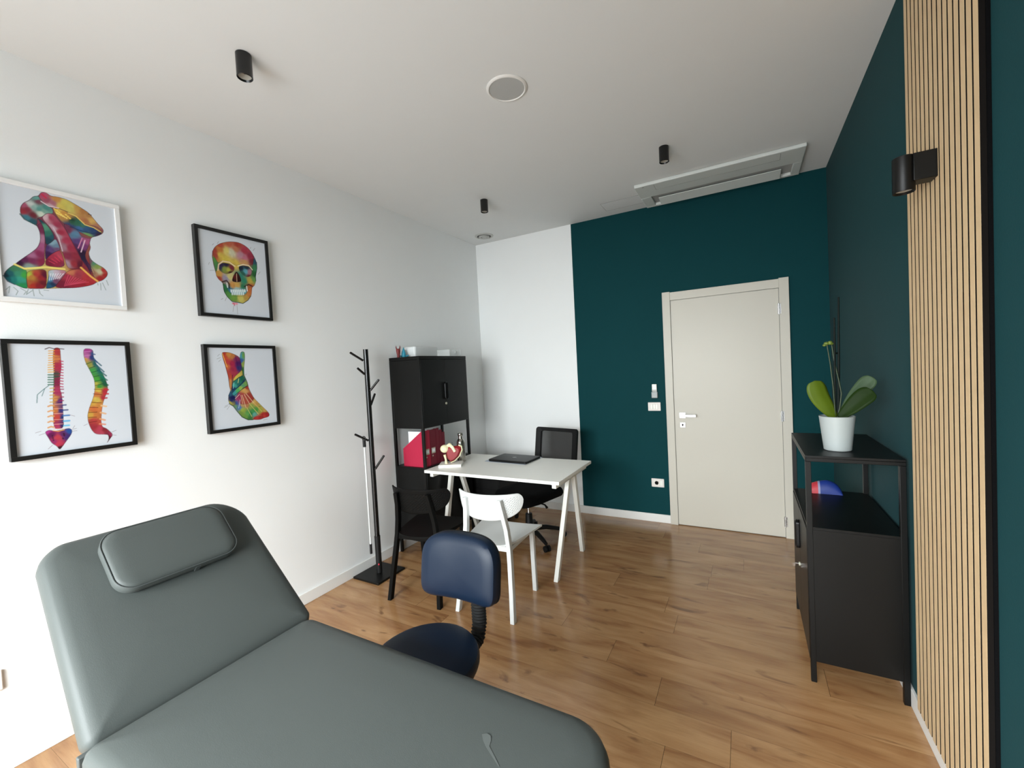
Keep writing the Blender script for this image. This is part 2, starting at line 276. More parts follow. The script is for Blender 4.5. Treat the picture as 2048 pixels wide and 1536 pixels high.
ART['spine']=dict(out=[[(-543,2220),(-343,2224),(-355,1797),(-352,1390),(-420,985),(-469,418),(-418,89),(-422,-442),(-432,-850),(-451,-1379),(-765,-1373),(-732,-611),(-706,31),(-644,590),(-607,1193),(-598,1797)],[(-1047,-1451),(-905,-1373),(-742,-1458),(-453,-1420),(-276,-1384),(-179,-1502),(-236,-1700),(-431,-1997),(-544,-2182),(-638,-2307),(-725,-2108),(-858,-1983),(-953,-1706)],[(432,2218),(398,1924),(451,1544),(584,1160),(702,772),(706,344),(616,-78),(464,-491),(363,-862),(360,-1158),(444,-1553),(587,-1810),(907,-1861),(1036,-1903),(1039,-2123),(944,-2304),(1091,-2088),(1201,-1930),(1127,-1786),(990,-1590),(832,-1489),(817,-1218),(860,-790),(914,-449),(1018,-111),(1155,228),(1155,490),(1051,930),(910,1281),(798,1540),(737,1840),(743,2182)]],
 seeds="-443 1999 c03838;-541 1797 d88040;-452 1392 b82848;-521 745 8a2048;-591 991 4a5048;-522 259 b83060;-655 -54 d89040;-490 -150 5a2870;-657 -539 d07838;-487 -557 3a3078;-620 -867 c84038;-449 -888 203878;-645 -1269 b83060;-472 -1253 402868;-993 -1459 b83090;-863 -1600 701858;-647 -1756 c83848;-468 -1663 602868;-255 -1532 1a50a0;-358 -1763 402870;-664 -2038 c83050;-620 -2249 401020;-799 -1933 a02868;551 2136 b03890;501 1840 c060a8;431 1713 d8a040;687 1797 283878;793 1969 305080;571 1458 a0a040;795 1498 1a6868;678 1158 40a048;937 1194 1a6a68;781 769 48a838;1010 802 1a7050;1092 537 1a5a40;856 420 3a9a38;717 514 c0b840;813 251 e0c040;738 84 d87838;1037 192 b82838;985 -108 b83038;719 -215 e0c048;584 -332 d8a838;769 -435 d89038;597 -632 d87030;850 -703 d87838;456 -873 d8a838;676 -899 d07830;833 -961 c87038;562 -1185 c03838;782 -1257 c84838;546 -1440 a82838;763 -1557 c03850;922 -1624 902030;750 -1771 c04058;1030 -1990 501020;1118 -1917 a02850",
 sub=[],
 st=[('d8a040',44,[(-707,2077),(-545,2095)]),('d8a040',44,[(-713,1973),(-552,1990)]),('d8a040',44,[(-719,1869),(-558,1885)]),('d8a040',44,[(-726,1765),(-565,1781)]),('d8a040',44,[(-732,1661),(-571,1676)]),('d8a040',44,[(-739,1557),(-578,1571)]),('d8a850',48,[(-759,1457),(-584,1471)]),('d8a850',48,[(-765,1353),(-590,1366)]),('d8a850',48,[(-771,1250),(-597,1261)]),('d8a850',48,[(-778,1146),(-603,1157)]),('2a6a48',52,[(-785,1030),(-611,1024)]),('2a6a48',52,[(-791,923),(-618,915)]),('2a6a48',52,[(-798,815),(-625,807)]),('2a6a48',52,[(-805,707),(-632,698)]),('2a6a48',52,[(-811,600),(-638,590)]),('c0a050',48,[(-760,436),(-647,445)]),('c0a050',48,[(-769,285),(-656,293)]),('c0a050',48,[(-779,133),(-666,140)]),('c0a050',48,[(-788,-19),(-675,-12)]),('c0a050',48,[(-797,-170),(-685,-165)]),('d09048',64,[(-869,-348),(-783,-308),(-701,-341)]),('d09048',64,[(-884,-578),(-798,-540),(-715,-573)]),('d09048',64,[(-897,-801),(-811,-763),(-729,-797)]),('d09048',64,[(-912,-1039),(-826,-1002),(-744,-1037)]),('d09048',63,[(-926,-1277),(-841,-1242),(-759,-1277)]),('b02858',49,[(-394,1634),(-295,1613)]),('b02858',49,[(-402,1509),(-302,1487)]),('b02858',49,[(-410,1383),(-310,1360)]),('b02858',49,[(-418,1257),(-318,1234)]),('b02858',49,[(-425,1131),(-326,1108)]),('b02858',49,[(-433,1006),(-334,982)]),('b02858',49,[(-441,880),(-341,855)]),('b02858',49,[(-449,754),(-349,729)]),('b02858',49,[(-456,629),(-357,603)]),('b02858',49,[(-464,503),(-365,477)]),('902050',49,[(-443,376),(-357,370)]),('902050',49,[(-453,213),(-367,207)]),('902050',49,[(-465,31),(-378,24)]),('902050',49,[(-475,-131),(-388,-139)]),('203070',61,[(-415,-340),(-322,-337)]),('203878',65,[(-429,-564),(-278,-564)]),('2870b0',69,[(-416,-811),(-240,-811)]),('40a0d0',73,[(-416,-1056),(-255,-1057)]),('50b0d8',69,[(-429,-1259),(-274,-1261)]),('402028',36,[(-813,2155),(-683,2229),(-518,2168),(-346,2183),(-231,2165)]),('401828',44,[(-829,-1638),(-820,-1671)]),('401828',44,[(-815,-1737),(-809,-1770)]),('401828',44,[(-807,-1835),(-800,-1860)]),('301028',53,[(-465,-1602),(-454,-1706)]),('301028',45,[(-506,-1800),(-500,-1842)]),('e0a040',28,[(-782,-1431),(-630,-1483),(-440,-1442)]),('407070',24,[(-800,559),(-961,409),(-1165,186),(-1200,-165)]),('407070',20,[(-932,427),(-1033,117)]),('e0a090',20,[(-697,-272),(-412,-279)]),('e0a090',20,[(-709,-473),(-424,-482)]),('e0a090',20,[(-723,-693),(-438,-706)]),('e0a090',20,[(-739,-953),(-454,-969)]),('e0a090',20,[(-751,-1153),(-467,-1172)]),('e0a090',20,[(-764,-1353),(-479,-1375)]),('8a3048',16,[(-549,2038),(-349,2049)]),('8a3048',16,[(-557,1910),(-357,1919)]),('8a3048',16,[(-565,1781),(-365,1789)]),('8a3048',16,[(-573,1652),(-373,1659)]),('8a3048',16,[(-581,1523),(-381,1529)]),('8a3048',16,[(-589,1394),(-389,1399)]),('8a3048',16,[(-597,1265),(-397,1269)]),('8a3048',16,[(-605,1137),(-405,1139)]),('8a3048',16,[(-612,1008),(-413,1009)]),('8a3048',16,[(-620,879),(-421,879)]),('8a3048',16,[(-628,751),(-429,749)]),('8a3048',16,[(-636,622),(-437,619)]),('8a3048',16,[(-644,494),(-445,490)]),('8a3048',16,[(-652,365),(-453,360)]),('8a3048',16,[(-660,237),(-461,230)]),('8a3048',16,[(-668,108),(-469,101)]),('8a3048',16,[(-676,-20),(-477,-29)]),('8a3048',16,[(-684,-149),(-485,-158)]),('602018',26,[(672,303),(943,264)]),('602018',26,[(627,92),(912,28)]),('602018',25,[(554,-308),(888,-360)]),('602018',25,[(461,-533),(745,-562)]),('602018',25,[(416,-762),(700,-772)]),('602018',25,[(386,-992),(669,-1005)]),('602018',25,[(387,-1225),(673,-1199)]),('1a4030',25,[(463,1481),(673,1584)]),('1a4030',25,[(560,1288),(755,1370)]),('1a4030',26,[(627,1095),(871,1174)]),('1a4030',26,[(677,880),(955,956)]),('1a4030',26,[(711,665),(990,738)]),('1a4030',26,[(714,472),(994,542)]),('c080b0',25,[(437,2050),(641,2074)]),('c080b0',25,[(425,1861),(630,1904)]),('2a6070',60,[(774,1669),(983,1409)]),('1a5a68',60,[(823,1433),(1063,1112)]),('1a6060',60,[(889,1195),(1133,919)]),('1a6a58',60,[(906,957),(1152,708)]),('1a5a40',60,[(940,718),(1170,467)]),('305080',60,[(698,1968),(791,1935)]),('284878',51,[(718,1797),(847,1561)]),('b82838',78,[(1042,279),(1156,249)]),('b82838',78,[(996,65),(1144,54)]),('a82838',78,[(950,-149),(1082,-138)]),('e0b888',77,[(879,-489),(1040,-540)]),('d8a878',77,[(827,-808),(995,-884)]),('d89868',77,[(792,-1107),(950,-1183)]),('d08060',69,[(761,-1340),(953,-1389)]),('908890',16,[(-1218,-1563),(-1051,-1510)]),('908890',16,[(-983,-2201),(-849,-2065)]),('908890',16,[(-160,-1422),(-93,-1307)]),('908890',16,[(-197,-1541),(-32,-1545)]),('908890',16,[(-177,-1461),(-41,-1439)]),('908890',16,[(-239,-791),(-66,-873)]),('908890',17,[(1160,-1791),(1333,-1729)]),('908890',17,[(1152,-1922),(1317,-1971)]),('908890',17,[(208,-1349),(336,-1282)]),('908890',16,[(-1318,-1449),(-1153,-1395)])])
ART['foot']=dict(out=[[(-1120,2078),(-969,2119),(-707,2102),(-445,2003),(-219,1881),(-129,1757),(-66,2088),(39,2172),(177,2132),(168,1715),(69,1175),(57,717),(192,335),(235,82),(317,-218),(531,-699),(804,-1022),(1081,-1351),(1325,-1616),(1451,-1828),(1387,-1974),(1076,-2022),(856,-2081),(560,-2065),(271,-2027),(28,-1996),(-240,-1796),(-419,-1526),(-557,-1265),(-699,-1086),(-880,-947),(-949,-738),(-922,-457),(-789,-184),(-829,62),(-820,466),(-873,791),(-955,1236),(-1071,1719)]],
 seeds="-1049 2038 c03020;-954 1799 d04828;-716 1960 d89038;-531 1880 c87838;-823 1516 c83838;-600 1433 b01848;-507 1105 a82048;-348 1717 802058;-251 1428 501060;-229 1181 303070;-81 1592 2858a0;-58 1923 40a0b8;82 1923 70a848;87 1424 98b048;-2 1010 30703c;-875 1315 d86830;-765 707 c84828;-794 303 d89048;-797 -21 d8a050;-566 821 b03048;-336 773 d8c040;-425 612 e0c848;-170 891 c8b048;-278 482 207860;-445 326 2a8878;-537 126 3ab0a0;-77 515 1a6a50;-49 347 1a4868;-298 195 207068;-625 -32 1a3860;-601 -238 38a0a8;-402 -169 50b060;-158 -62 a0c048;103 215 78a850;-67 99 58a070;-763 -348 2a6080;-722 -595 141858;-791 -752 202868;-875 -866 c0b840;-497 -409 4a90a8;-350 -544 a02058;-434 -619 b03868;-4 -155 e0b050;166 -40 b03828;70 -243 d8a058;-107 -480 b04038;214 -505 a83830;407 -689 a83428;-45 -735 b85038;-334 -875 90508a;-495 -942 3858a0;-357 -1203 4a80b0;-584 -1098 70a070;-148 -1058 d0a860;92 -1082 c08050;513 -953 d8b058;674 -1053 c89848;873 -1244 b8a848;1158 -1489 d0a850;371 -1193 90b048;647 -1434 50a040;474 -1501 40a050;298 -1650 208048;138 -1590 60a850;-171 -1388 a0b840;-265 -1585 80a040;-41 -1820 70a040;195 -1933 408038;501 -1717 60b0a0;897 -1504 a8b040;1050 -1781 b82820;1307 -1855 a81820;1084 -1915 c83028;608 -1985 c83028;861 -2017 b02020",
 sub=[([(-1120,2078),(-969,2119),(-707,2102),(-445,2003),(-219,1881),(-129,1757),(-31,1177),(-167,932),(-417,734),(-586,537),(-666,215),(-746,-106),(-829,62),(-820,466),(-873,791),(-955,1236),(-1071,1719)],"-1049 2038 c03020;-954 1799 d04828;-716 1960 d89038;-531 1880 c87838;-823 1516 c83838;-600 1433 b01848;-507 1105 a82048;-348 1717 802058;-251 1428 501060;-229 1181 303070;-875 1315 d86830;-765 707 c84828;-794 303 d89048;-566 821 b03048"),([(-66,2088),(39,2172),(177,2132),(168,1715),(69,1175),(57,717),(-23,720),(-31,1177),(-129,1757)],"-81 1592 2858a0;-58 1923 40a0b8;82 1923 70a848;87 1424 98b048;-2 1010 30703c"),([(-586,537),(-417,734),(-167,932),(-39,1053),(-21,741),(-271,585),(-559,372)],"-336 773 d8c040;-425 612 e0c848;-170 891 c8b048"),([(-666,215),(-559,372),(-271,585),(-23,720),(63,509),(-137,227),(-474,-83),(-725,-351),(-749,-146)],"-278 482 207860;-445 326 2a8878;-537 126 3ab0a0;-77 515 1a6a50;-298 195 207068;-625 -32 1a3860"),([(-725,-351),(-474,-83),(-99,205),(114,381),(235,82),(-81,-108),(-330,-257),(-618,-481),(-717,-514)],"-601 -238 38a0a8;-402 -169 50b060;-158 -62 a0c048;103 215 78a850;-67 99 58a070"),([(-922,-457),(-789,-184),(-725,-351),(-618,-481),(-511,-613),(-600,-769),(-537,-979),(-699,-1086),(-880,-947),(-949,-738)],"-763 -348 2a6080;-722 -595 141858;-791 -752 202868;-875 -866 c0b840"),([(-507,-552),(-330,-265),(-82,-116),(234,61),(317,-218),(531,-699),(430,-945),(95,-1040),(-227,-1051),(-367,-790)],"-350 -544 a02058;-434 -619 b03868;-4 -155 e0b050;166 -40 b03828;70 -243 d8a058;-107 -480 b04038;214 -505 a83830;407 -689 a83428;-45 -735 b85038"),([(1013,-1690),(1233,-1671),(1446,-1783),(1387,-1974),(1076,-2022),(980,-1859)],"1050 -1781 b82820;1307 -1855 a81820;1084 -1915 c83028"),([(489,-1885),(741,-1895),(998,-1904),(1033,-2017),(855,-2090),(559,-2073),(440,-1985)],"608 -1985 c83028;861 -2017 b02020")],
 st=[('e0c0a0',29,[(-147,-477),(20,-1242)]),('e0c0a0',29,[(-25,-445),(257,-1056)]),('e0c0a0',29,[(99,-412),(490,-993)]),('d8b890',25,[(-226,-471),(-145,-1017)]),('14443a',37,[(-619,335),(-269,605),(17,719)]),('142850',53,[(-514,-100),(-183,147),(100,465)]),('1a4838',28,[(-599,-483),(-163,-144),(195,84)]),('14402a',48,[(-917,-923),(-699,-1086),(-491,-1436),(-240,-1796),(108,-2015),(394,-2043)]),('602018',28,[(-955,1236),(-860,710),(-818,61)]),('301030',37,[(-618,742),(-708,-108)]),('103018',25,[(74,675),(210,293),(253,39)]),('501818',25,[(-118,-64),(214,62)]),('e0d0c0',24,[(-553,-650),(-302,-424)]),('c0d0e0',25,[(-286,-755),(-399,-1240)]),('a0d8d0',24,[(-564,291),(-625,-32)]),('e0e090',25,[(-275,523),(-331,279)]),('103a50',28,[(-922,-457),(-789,-184)]),('301040',20,[(-389,1962),(-235,1099)]),('f0d060',24,[(-1086,2038),(-880,1235)]),('208040',38,[(155,-1340),(330,-1781)]),('208048',38,[(410,-1240),(632,-1646)]),('d8c070',25,[(80,-1248),(327,-1823)]),('d8c070',25,[(295,-1101),(752,-1746)]),('d0b868',25,[(549,-1041),(977,-1599)]),('402018',26,[(809,-1237),(892,-1280)]),('80807a',16,[(-1354,1878),(-1236,1997)]),('80807a',16,[(-1401,1719),(-1195,1798)]),('80807a',16,[(-1321,1561),(-1185,1679)]),('80807a',16,[(-1150,-1041),(-959,-979)]),('80807a',16,[(-1053,-1252),(-886,-1027)]),('80807a',16,[(-1193,-1117),(-1002,-1056)]),('80807a',17,[(138,714),(184,796)]),('80807a',17,[(1024,-2146),(1289,-2115)])])
ART['neck']=dict(out=[[(-1846,-1479),(-1738,-1240),(-1507,-974),(-1239,-655),(-966,-349),(-778,-98),(-686,218),(-679,557),(-750,833),(-974,939),(-1135,1059),(-1214,1241),(-1198,1492),(-1096,1708),(-917,1868),(-790,2076),(-626,2150),(-541,2334),(-391,2376),(-248,2262),(-31,2303),(249,2285),(498,2166),(783,2009),(977,1886),(1133,1658),(1259,1465),(1455,1240),(1425,1047),(1222,881),(991,756),(907,509),(942,244),(841,-5),(907,-309),(1135,-493),(1339,-593),(1486,-800),(1438,-994),(1265,-1208),(1084,-1306),(866,-1499),(388,-1682),(-97,-1773),(-621,-1869),(-1005,-1923),(-1318,-1946),(-1558,-1817),(-1765,-1687)]],
 seeds="-424 366 803050;-1094 -1041 c0c070;-199 -919 d8b060;446 -757 902838",
 sub=[([(-626,2150),(-541,2334),(-391,2376),(-248,2262),(-31,2303),(249,2285),(498,2166),(783,2009),(977,1886),(1133,1658),(1259,1465),(1455,1240),(1425,1047),(1252,1348),(805,1296),(526,1576),(278,1724),(-31,1806),(-336,1798),(-563,1981)],"-490 2216 c04870;-382 2039 a85068;-205 1967 b87080;-69 2182 d09040;174 2086 e0d058;357 1968 dcd060;585 1993 d0a048;778 1917 c08040;937 1784 c08848;1058 1546 e0b058;1250 1325 c08060;848 1443 c07848;1378 1128 a05058;38 1913 e0c850;-275 1817 d0b0b8"),([(-221,1705),(-32,1797),(276,1702),(525,1553),(804,1273),(1108,1264),(1407,1043),(1222,881),(991,756),(712,867),(298,1026),(55,1180),(-87,1400)],"-71 1664 e8c050;79 1578 d89838;231 1491 c89040;383 1358 1a4838;542 1314 2a7058;302 1094 304878;625 1068 3868a0;825 1076 305888;1095 1055 284878;701 1223 407868;840 786 80b060;1263 983 402848"),([(-974,939),(-1135,1059),(-1214,1241),(-1198,1492),(-1096,1708),(-917,1868),(-790,2076),(-626,2150),(-563,1981),(-336,1798),(-221,1705),(-219,1491),(-416,1476),(-578,1260),(-729,1174),(-750,833)],"-1074 1612 b05070;-1132 1348 a02838;-998 1470 902840;-1050 1083 3a8090;-886 963 205868;-898 1708 c8d0cc;-707 2019 68a8a0;-839 1268 702030;-646 1577 58a098;-599 1401 d8e4d0;-433 1683 4a9088;-789 1617 90b8b0;-502 1536 80b0a0;-655 1910 804858"),([(-1507,-974),(-1239,-655),(-966,-349),(-778,-98),(-686,218),(-679,557),(-750,833),(-623,993),(-549,760),(-540,338),(-603,-356),(-619,-868),(-1095,-1062),(-1377,-1093)],"-615 658 7a2850;-606 322 b87898;-689 -78 a85080;-974 -476 b06890;-767 -390 902858;-1216 -733 602050;-1364 -885 401840;-989 -729 802858;-699 -714 902048;-1091 -998 90a8a0"),([(-729,1174),(-616,1122),(-448,957),(-286,657),(-240,411),(-375,185),(-534,42),(-540,338),(-549,760),(-623,993)],"-645 1114 1a4a58;-547 803 58a080;-441 575 307868;-430 279 1a4858;-299 439 205868"),([(-550,17),(-375,185),(-209,418),(-132,178),(-85,-72),(-278,-201),(-472,-413),(-600,-652)],"-512 -81 503070;-312 222 88b0c0;-199 75 6888a0;-395 -140 604078;-467 -327 401850;-176 -49 785078"),([(-600,-652),(-472,-413),(-278,-201),(-101,-76),(-12,-405),(8,-838),(-591,-884)],"-294 -462 b02848;-101 -336 c04058;-491 -716 801838;-186 -700 a02040;-66 -764 903050"),([(55,1180),(304,1116),(553,960),(636,713),(867,680),(971,705),(902,416),(719,-76),(736,-343),(981,-750),(1033,-1016),(841,-821),(629,-454),(458,-42),(268,534)],"225 875 803050;409 746 5888a8;519 417 604080;675 274 803878;825 534 b05080;621 -52 301838;776 -245 202848;889 -585 502850;441 221 502858"),([(-578,1260),(-416,1476),(-219,1491),(-92,1312),(49,1091),(214,697),(379,251),(546,-202),(623,-545),(509,-791),(246,-838),(88,-823),(20,-399),(-74,104),(-201,550),(-362,894),(-528,1104)],"-457 1294 d8b0b8;-307 1294 b03858;-140 1040 a83050;-272 875 c8a0b0;-36 721 b02848;-141 521 b890a0;133 414 b03050;18 81 a87888;240 87 a82848;121 -290 902848;381 -236 982840;67 -652 b090a0;325 -602 a02838;520 -610 601830"),([(-1846,-1479),(-1738,-1240),(-1507,-974),(-1241,-1150),(-1173,-1179),(-1210,-1558),(-1192,-1949),(-1318,-1946),(-1558,-1817),(-1765,-1687)],"-1780 -1488 103848;-1640 -1384 1a6068;-1447 -1351 3a9070;-1573 -1616 188078;-1379 -1585 30a088;-1257 -1400 40a840;-1341 -1867 209050;-1518 -1159 408058;-1709 -1638 106068"),([(-1173,-1179),(-597,-992),(-591,-1374),(-651,-1873),(-1005,-1923),(-1192,-1949),(-1210,-1558)],"-1126 -1337 b0c838;-1059 -1409 c08030;-909 -1300 b83830;-770 -1403 a02028;-697 -1646 701828;-1054 -1784 b82818;-852 -1796 901828;-1135 -1712 b06030;-646 -1298 601030"),([(-542,-1067),(-326,-985),(80,-956),(-98,-1293),(-271,-1581),(-374,-1769),(-621,-1869),(-647,-1808),(-531,-1364)],"-429 -1176 b8c8d0;-506 -1445 4090b8;-552 -1709 1a5878;-275 -1149 d0b8c8;-158 -1259 b07888;-327 -1503 804868;-428 -1648 203858;-21 -1062 c88898"),([(80,-956),(542,-784),(823,-1096),(1084,-1306),(866,-1499),(388,-1682),(-97,-1773),(-374,-1769),(-271,-1581),(-98,-1293)],"95 -1217 b02848;423 -1118 b03848;682 -1210 c03038;269 -1499 a01838;735 -1428 b82030;-89 -1641 801838;564 -1499 a81830;170 -1028 d07850"),([(841,-5),(907,-309),(1135,-493),(1339,-593),(1486,-800),(1438,-994),(1265,-1208),(1084,-1306),(961,-1074),(884,-677)],"1002 -427 509870;1130 -586 90a850;1185 -806 d0c8a0;1330 -734 b82828;1387 -956 b02020;1200 -1126 a81820;1004 -929 b08060;901 -401 805868")],
 st=[('e8d878',70,[(-1507,-974),(-1239,-1108),(-593,-927),(-12,-907)]),('e8b058',77,[(545,-739),(858,-1091),(1085,-1283)]),('e8d070',40,[(275,1679),(527,1598),(805,1296),(1107,1241),(1375,1081)]),('e8d0d8',34,[(-566,1938),(-336,1798),(-31,1806)]),('c02848',69,[(-517,2249),(-405,2138)]),('301028',32,[(957,1835),(1057,1810)]),('183050',36,[(301,1071),(620,978),(1020,945),(1375,1081)]),('d080a0',36,[(664,631),(502,146)]),('e0c0d0',37,[(759,564),(591,-13)]),('301838',41,[(674,-265),(866,-953)]),('1a4a48',42,[(-1224,1197),(-1111,1004),(-946,926),(-750,833)]),('104050',36,[(-1847,-1500),(-1741,-1724),(-1558,-1826)]),('d05068',18,[(-60,-1680),(99,-1151)]),('d05068',18,[(-15,-1660),(180,-1177)]),('d05068',18,[(31,-1640),(262,-1203)]),('d05068',18,[(76,-1621),(345,-1229)]),('d05068',18,[(122,-1601),(428,-1256)]),('d05068',18,[(168,-1580),(511,-1283)]),('d05068',18,[(214,-1560),(595,-1310)]),('d05068',18,[(260,-1540),(680,-1337)]),('d05068',18,[(307,-1520),(766,-1364)]),('e0e0e8',17,[(-523,-1491),(-459,-1181)]),('e0e0e8',17,[(-462,-1464),(-380,-1167)]),('e0e0e8',17,[(-399,-1437),(-300,-1153)]),('e0e0e8',17,[(-337,-1410),(-219,-1140)]),('e0e0e8',17,[(-274,-1382),(-138,-1126)]),('e0e0e8',18,[(-211,-1355),(-56,-1111)]),('d04058',22,[(-485,-630),(-310,-724)]),('d04058',22,[(-389,-525),(-226,-656)]),('d04058',22,[(-291,-419),(-142,-588)]),('d04058',22,[(-193,-312),(-57,-519)]),('f0d060',57,[(-174,1732),(-159,1719)]),('f0d060',57,[(-88,1680),(-73,1668)]),('f0d060',57,[(-30,1620),(-15,1607)]),('f0d060',57,[(28,1559),(43,1546)]),('f0d060',58,[(87,1498),(102,1485)]),('f0d060',58,[(183,1578),(198,1565)]),('f0d060',58,[(243,1516),(258,1503)]),('f0d060',58,[(302,1455),(318,1441)]),('f0d878',53,[(-107,1567),(-96,1553)]),('f0d878',53,[(-47,1541),(-36,1527)]),('f0d878',53,[(13,1516),(25,1502)]),('f0d878',53,[(74,1490),(86,1476)]),('f0d878',53,[(135,1464),(147,1450)]),('f0d878',53,[(196,1438),(208,1423)]),('306048',27,[(318,1340),(339,1170)]),('306048',27,[(369,1341),(391,1170)]),('306048',27,[(421,1342),(442,1171)]),('306048',27,[(472,1343),(494,1172)]),('306048',27,[(525,1344),(546,1172)]),('306048',27,[(577,1345),(599,1173)]),('306048',27,[(629,1347),(652,1174)]),('80908c',20,[(-1815,-2077),(-1699,-1920),(-1743,-2209)]),('80908c',21,[(-1593,-1945),(-1479,-2092),(-1544,-2264)]),('80908c',21,[(-1402,-1958),(-1242,-2080),(-1320,-2215)]),('80908c',21,[(-1179,-1968),(-1249,-2206),(-1068,-2015)]),('80908c',21,[(-1048,-1929),(-1024,-2239)]),('80908c',21,[(-862,-1945),(-843,-2111),(-760,-2206)]),('80908c',21,[(-715,-1946),(-566,-1946)]),('80908c',23,[(1185,-1360),(1182,-1683)]),('80908c',23,[(1257,-1325),(1360,-1659)]),('80908c',24,[(1408,-1186),(1465,-1410)]),('80908c',23,[(1080,-1376),(1091,-1466)]),('c8b8c0',35,[(-257,880),(-113,485),(-25,-102)])])
# ------------------------------------------------------------------ the room
def make_floor():
    g = G(); rnd = random.Random(3); joints = {1.70: 2.60, 1.89: 2.294, 2.08: 2.02, 2.27: 1.693, 2.46: 2.293}
    lay = g.b.loops.layers.float_color.new('plank')
    y = 1.70 - .19 * 17
    while y < D + .05:
        j = joints.get(round(y, 2), rnd.uniform(0, 1.29)); x = j - 1.29 * 4
        while x < W + .1:
            a, b = max(x + .0007, -.1), min(x + 1.29 - .0007, W + .1); c, d_ = max(y + .0003, Y0 - .3), min(y + .19 - .0003, D + .1)
            if b > a and d_ > c:
                v = [g.b.verts.new(p) for p in ((a, c, 0), (b, c, 0), (b, d_, 0), (a, d_, 0))]; f = g._f(v); col = (rnd.random(), rnd.random(), rnd.random(), 1)
                for l in f.loops: l[lay] = col
            x += 1.29
        y += .19
    g.mi = 1; g.box(-.1, W + .1, Y0 - .3, D + .1, -.06, -.0012)
    return struct('floor', g, ['oak_laminate', 'slat_core'])
make_floor()
struct('ceiling', G().box(-.1, W + .1, Y0 - .1, D + .1, H, H + .1), 'ceiling_white')
struct('wall_left', G().box(-.1, 0, Y0 - .1, D + .1, -.05, H), 'wall_white')
struct('wall_right', G().box(W, W + .1, Y0 - .1, D + .1, -.05, H), 'wall_teal')
XB = 1.165
g = G(); g.box(-.1, XB, D, D + .1, -.05, H); g.mi = 1; g.box(XB, 2.06, D, D + .1, -.05, H); g.box(2.98, W + .1, D, D + .1, -.05, H); g.box(2.06, 2.98, D, D + .1, 2.13, H); g.box(2.06, 2.98, D + .06, D + .1, -.05, 2.13)
struct('wall_back', g, ['wall_white', 'wall_teal'])
WX0, WX1, WZ0, WZ1 = .42, 2.75, .05, 2.3
g = G(); g.box(-.1, WX0, Y0 - .1, Y0, -.05, H); g.box(WX1, W + .1, Y0 - .1, Y0, -.05, H); g.box(WX0, WX1, Y0 - .1, Y0, WZ1, H); g.box(WX0, WX1, Y0 - .1, Y0, -.05, WZ0)
struct('wall_front', g, 'wall_white')
w1 = struct('window_1', G().box(WX0, WX0 + .05, Y0 - .08, Y0 - .02, WZ0, WZ1).box(WX1 - .05, WX1, Y0 - .08, Y0 - .02, WZ0, WZ1).box(WX0 + .05, WX1 - .05, Y0 - .08, Y0 - .02, WZ0, WZ0 + .05).box(WX0 + .05, WX1 - .05, Y0 - .08, Y0 - .02, WZ1 - .05, WZ1).box(1.56, 1.61, Y0 - .08, Y0 - .02, WZ0 + .05, WZ1 - .05), 'metal_black')
BH, BT = .078, .012
struct('baseboard_left', G().box(0, BT, Y0, D, 0, BH), 'trim_white', bevel=.002)
struct('baseboard_back', G().box(BT, 2.03, D - BT, D, 0, BH).box(3.02, W - BT, D - BT, D, 0, BH), 'trim_white', bevel=.002)
struct('baseboard_right', G().box(W - BT, W, Y0, D, 0, BH), 'trim_white', bevel=.002)

def make_door():
    fx0, fx1, lx0, lx1, lt, ft = 2.03, 3.018, 2.098, 2.948, 2.092, 2.165
    d = struct('door_1', G().box(lx0 + .003, lx1 - .003, D - .012, D + .03, .006, lt - .003), 'door_white', bevel=.0015)
    g = G(); g.box(fx0, lx0, D - .024, D, 0, ft + .006); g.box(lx1, fx1, D - .024, D, 0, ft + .006); g.box(lx0, lx1, D - .02, D, lt, ft)
    build('door_frame', g, 'door_white', d, .0015)
    g = G(); g.box(lx0 + .0, lx1 - .0, D - .001, D + .02, 0.001, .0055); g.box(lx1 - .0028, lx1, D - .008, D + .02, 0.006, lt); g.box(lx0, lx0 + .0028, D - .008, D + .02, .006, lt); g.box(lx0, lx1, D - .008, D + .02, lt - .0028, lt)
    build('gap_seal', g, 'groove_grey', d)
    g = G(); g.box(2.142, 2.196, D - .021, D - .0125, 1.005, 1.058)
    h = build('handle', g, 'steel', d, .0015, label='chrome door handle with square rosette')
    g = G(); g.cyl((2.168, D - .02, 1.032), (2.168, D - .06, 1.032), .009); g.box(2.158, 2.288, D - .066, D - .052, 1.02, 1.043)
    build('lever', g, 'steel', h, .002)
    e = build('keyhole_plate', G().box(2.146, 2.192, D - .019, D - .0125, .92, .966), 'steel', d, .001)
    build('keyhole', G().cyl((2.168, D - .0205, .945), (2.168, D - .0185, .945), .008).box(2.164, 2.172, D - .0205, D - .0185, .93, .945), 'socket_dark', e)
    for z in (1.92, 1.03, .14):
        build('hinge', G().cyl((lx1 - .002, D - .024, z - .045), (lx1 - .002, D - .024, z + .045), .007).box(lx1 - .012, lx1 + .012, D - .026, D - .0125, z - .04, z + .04), 'steel', d)
make_door()

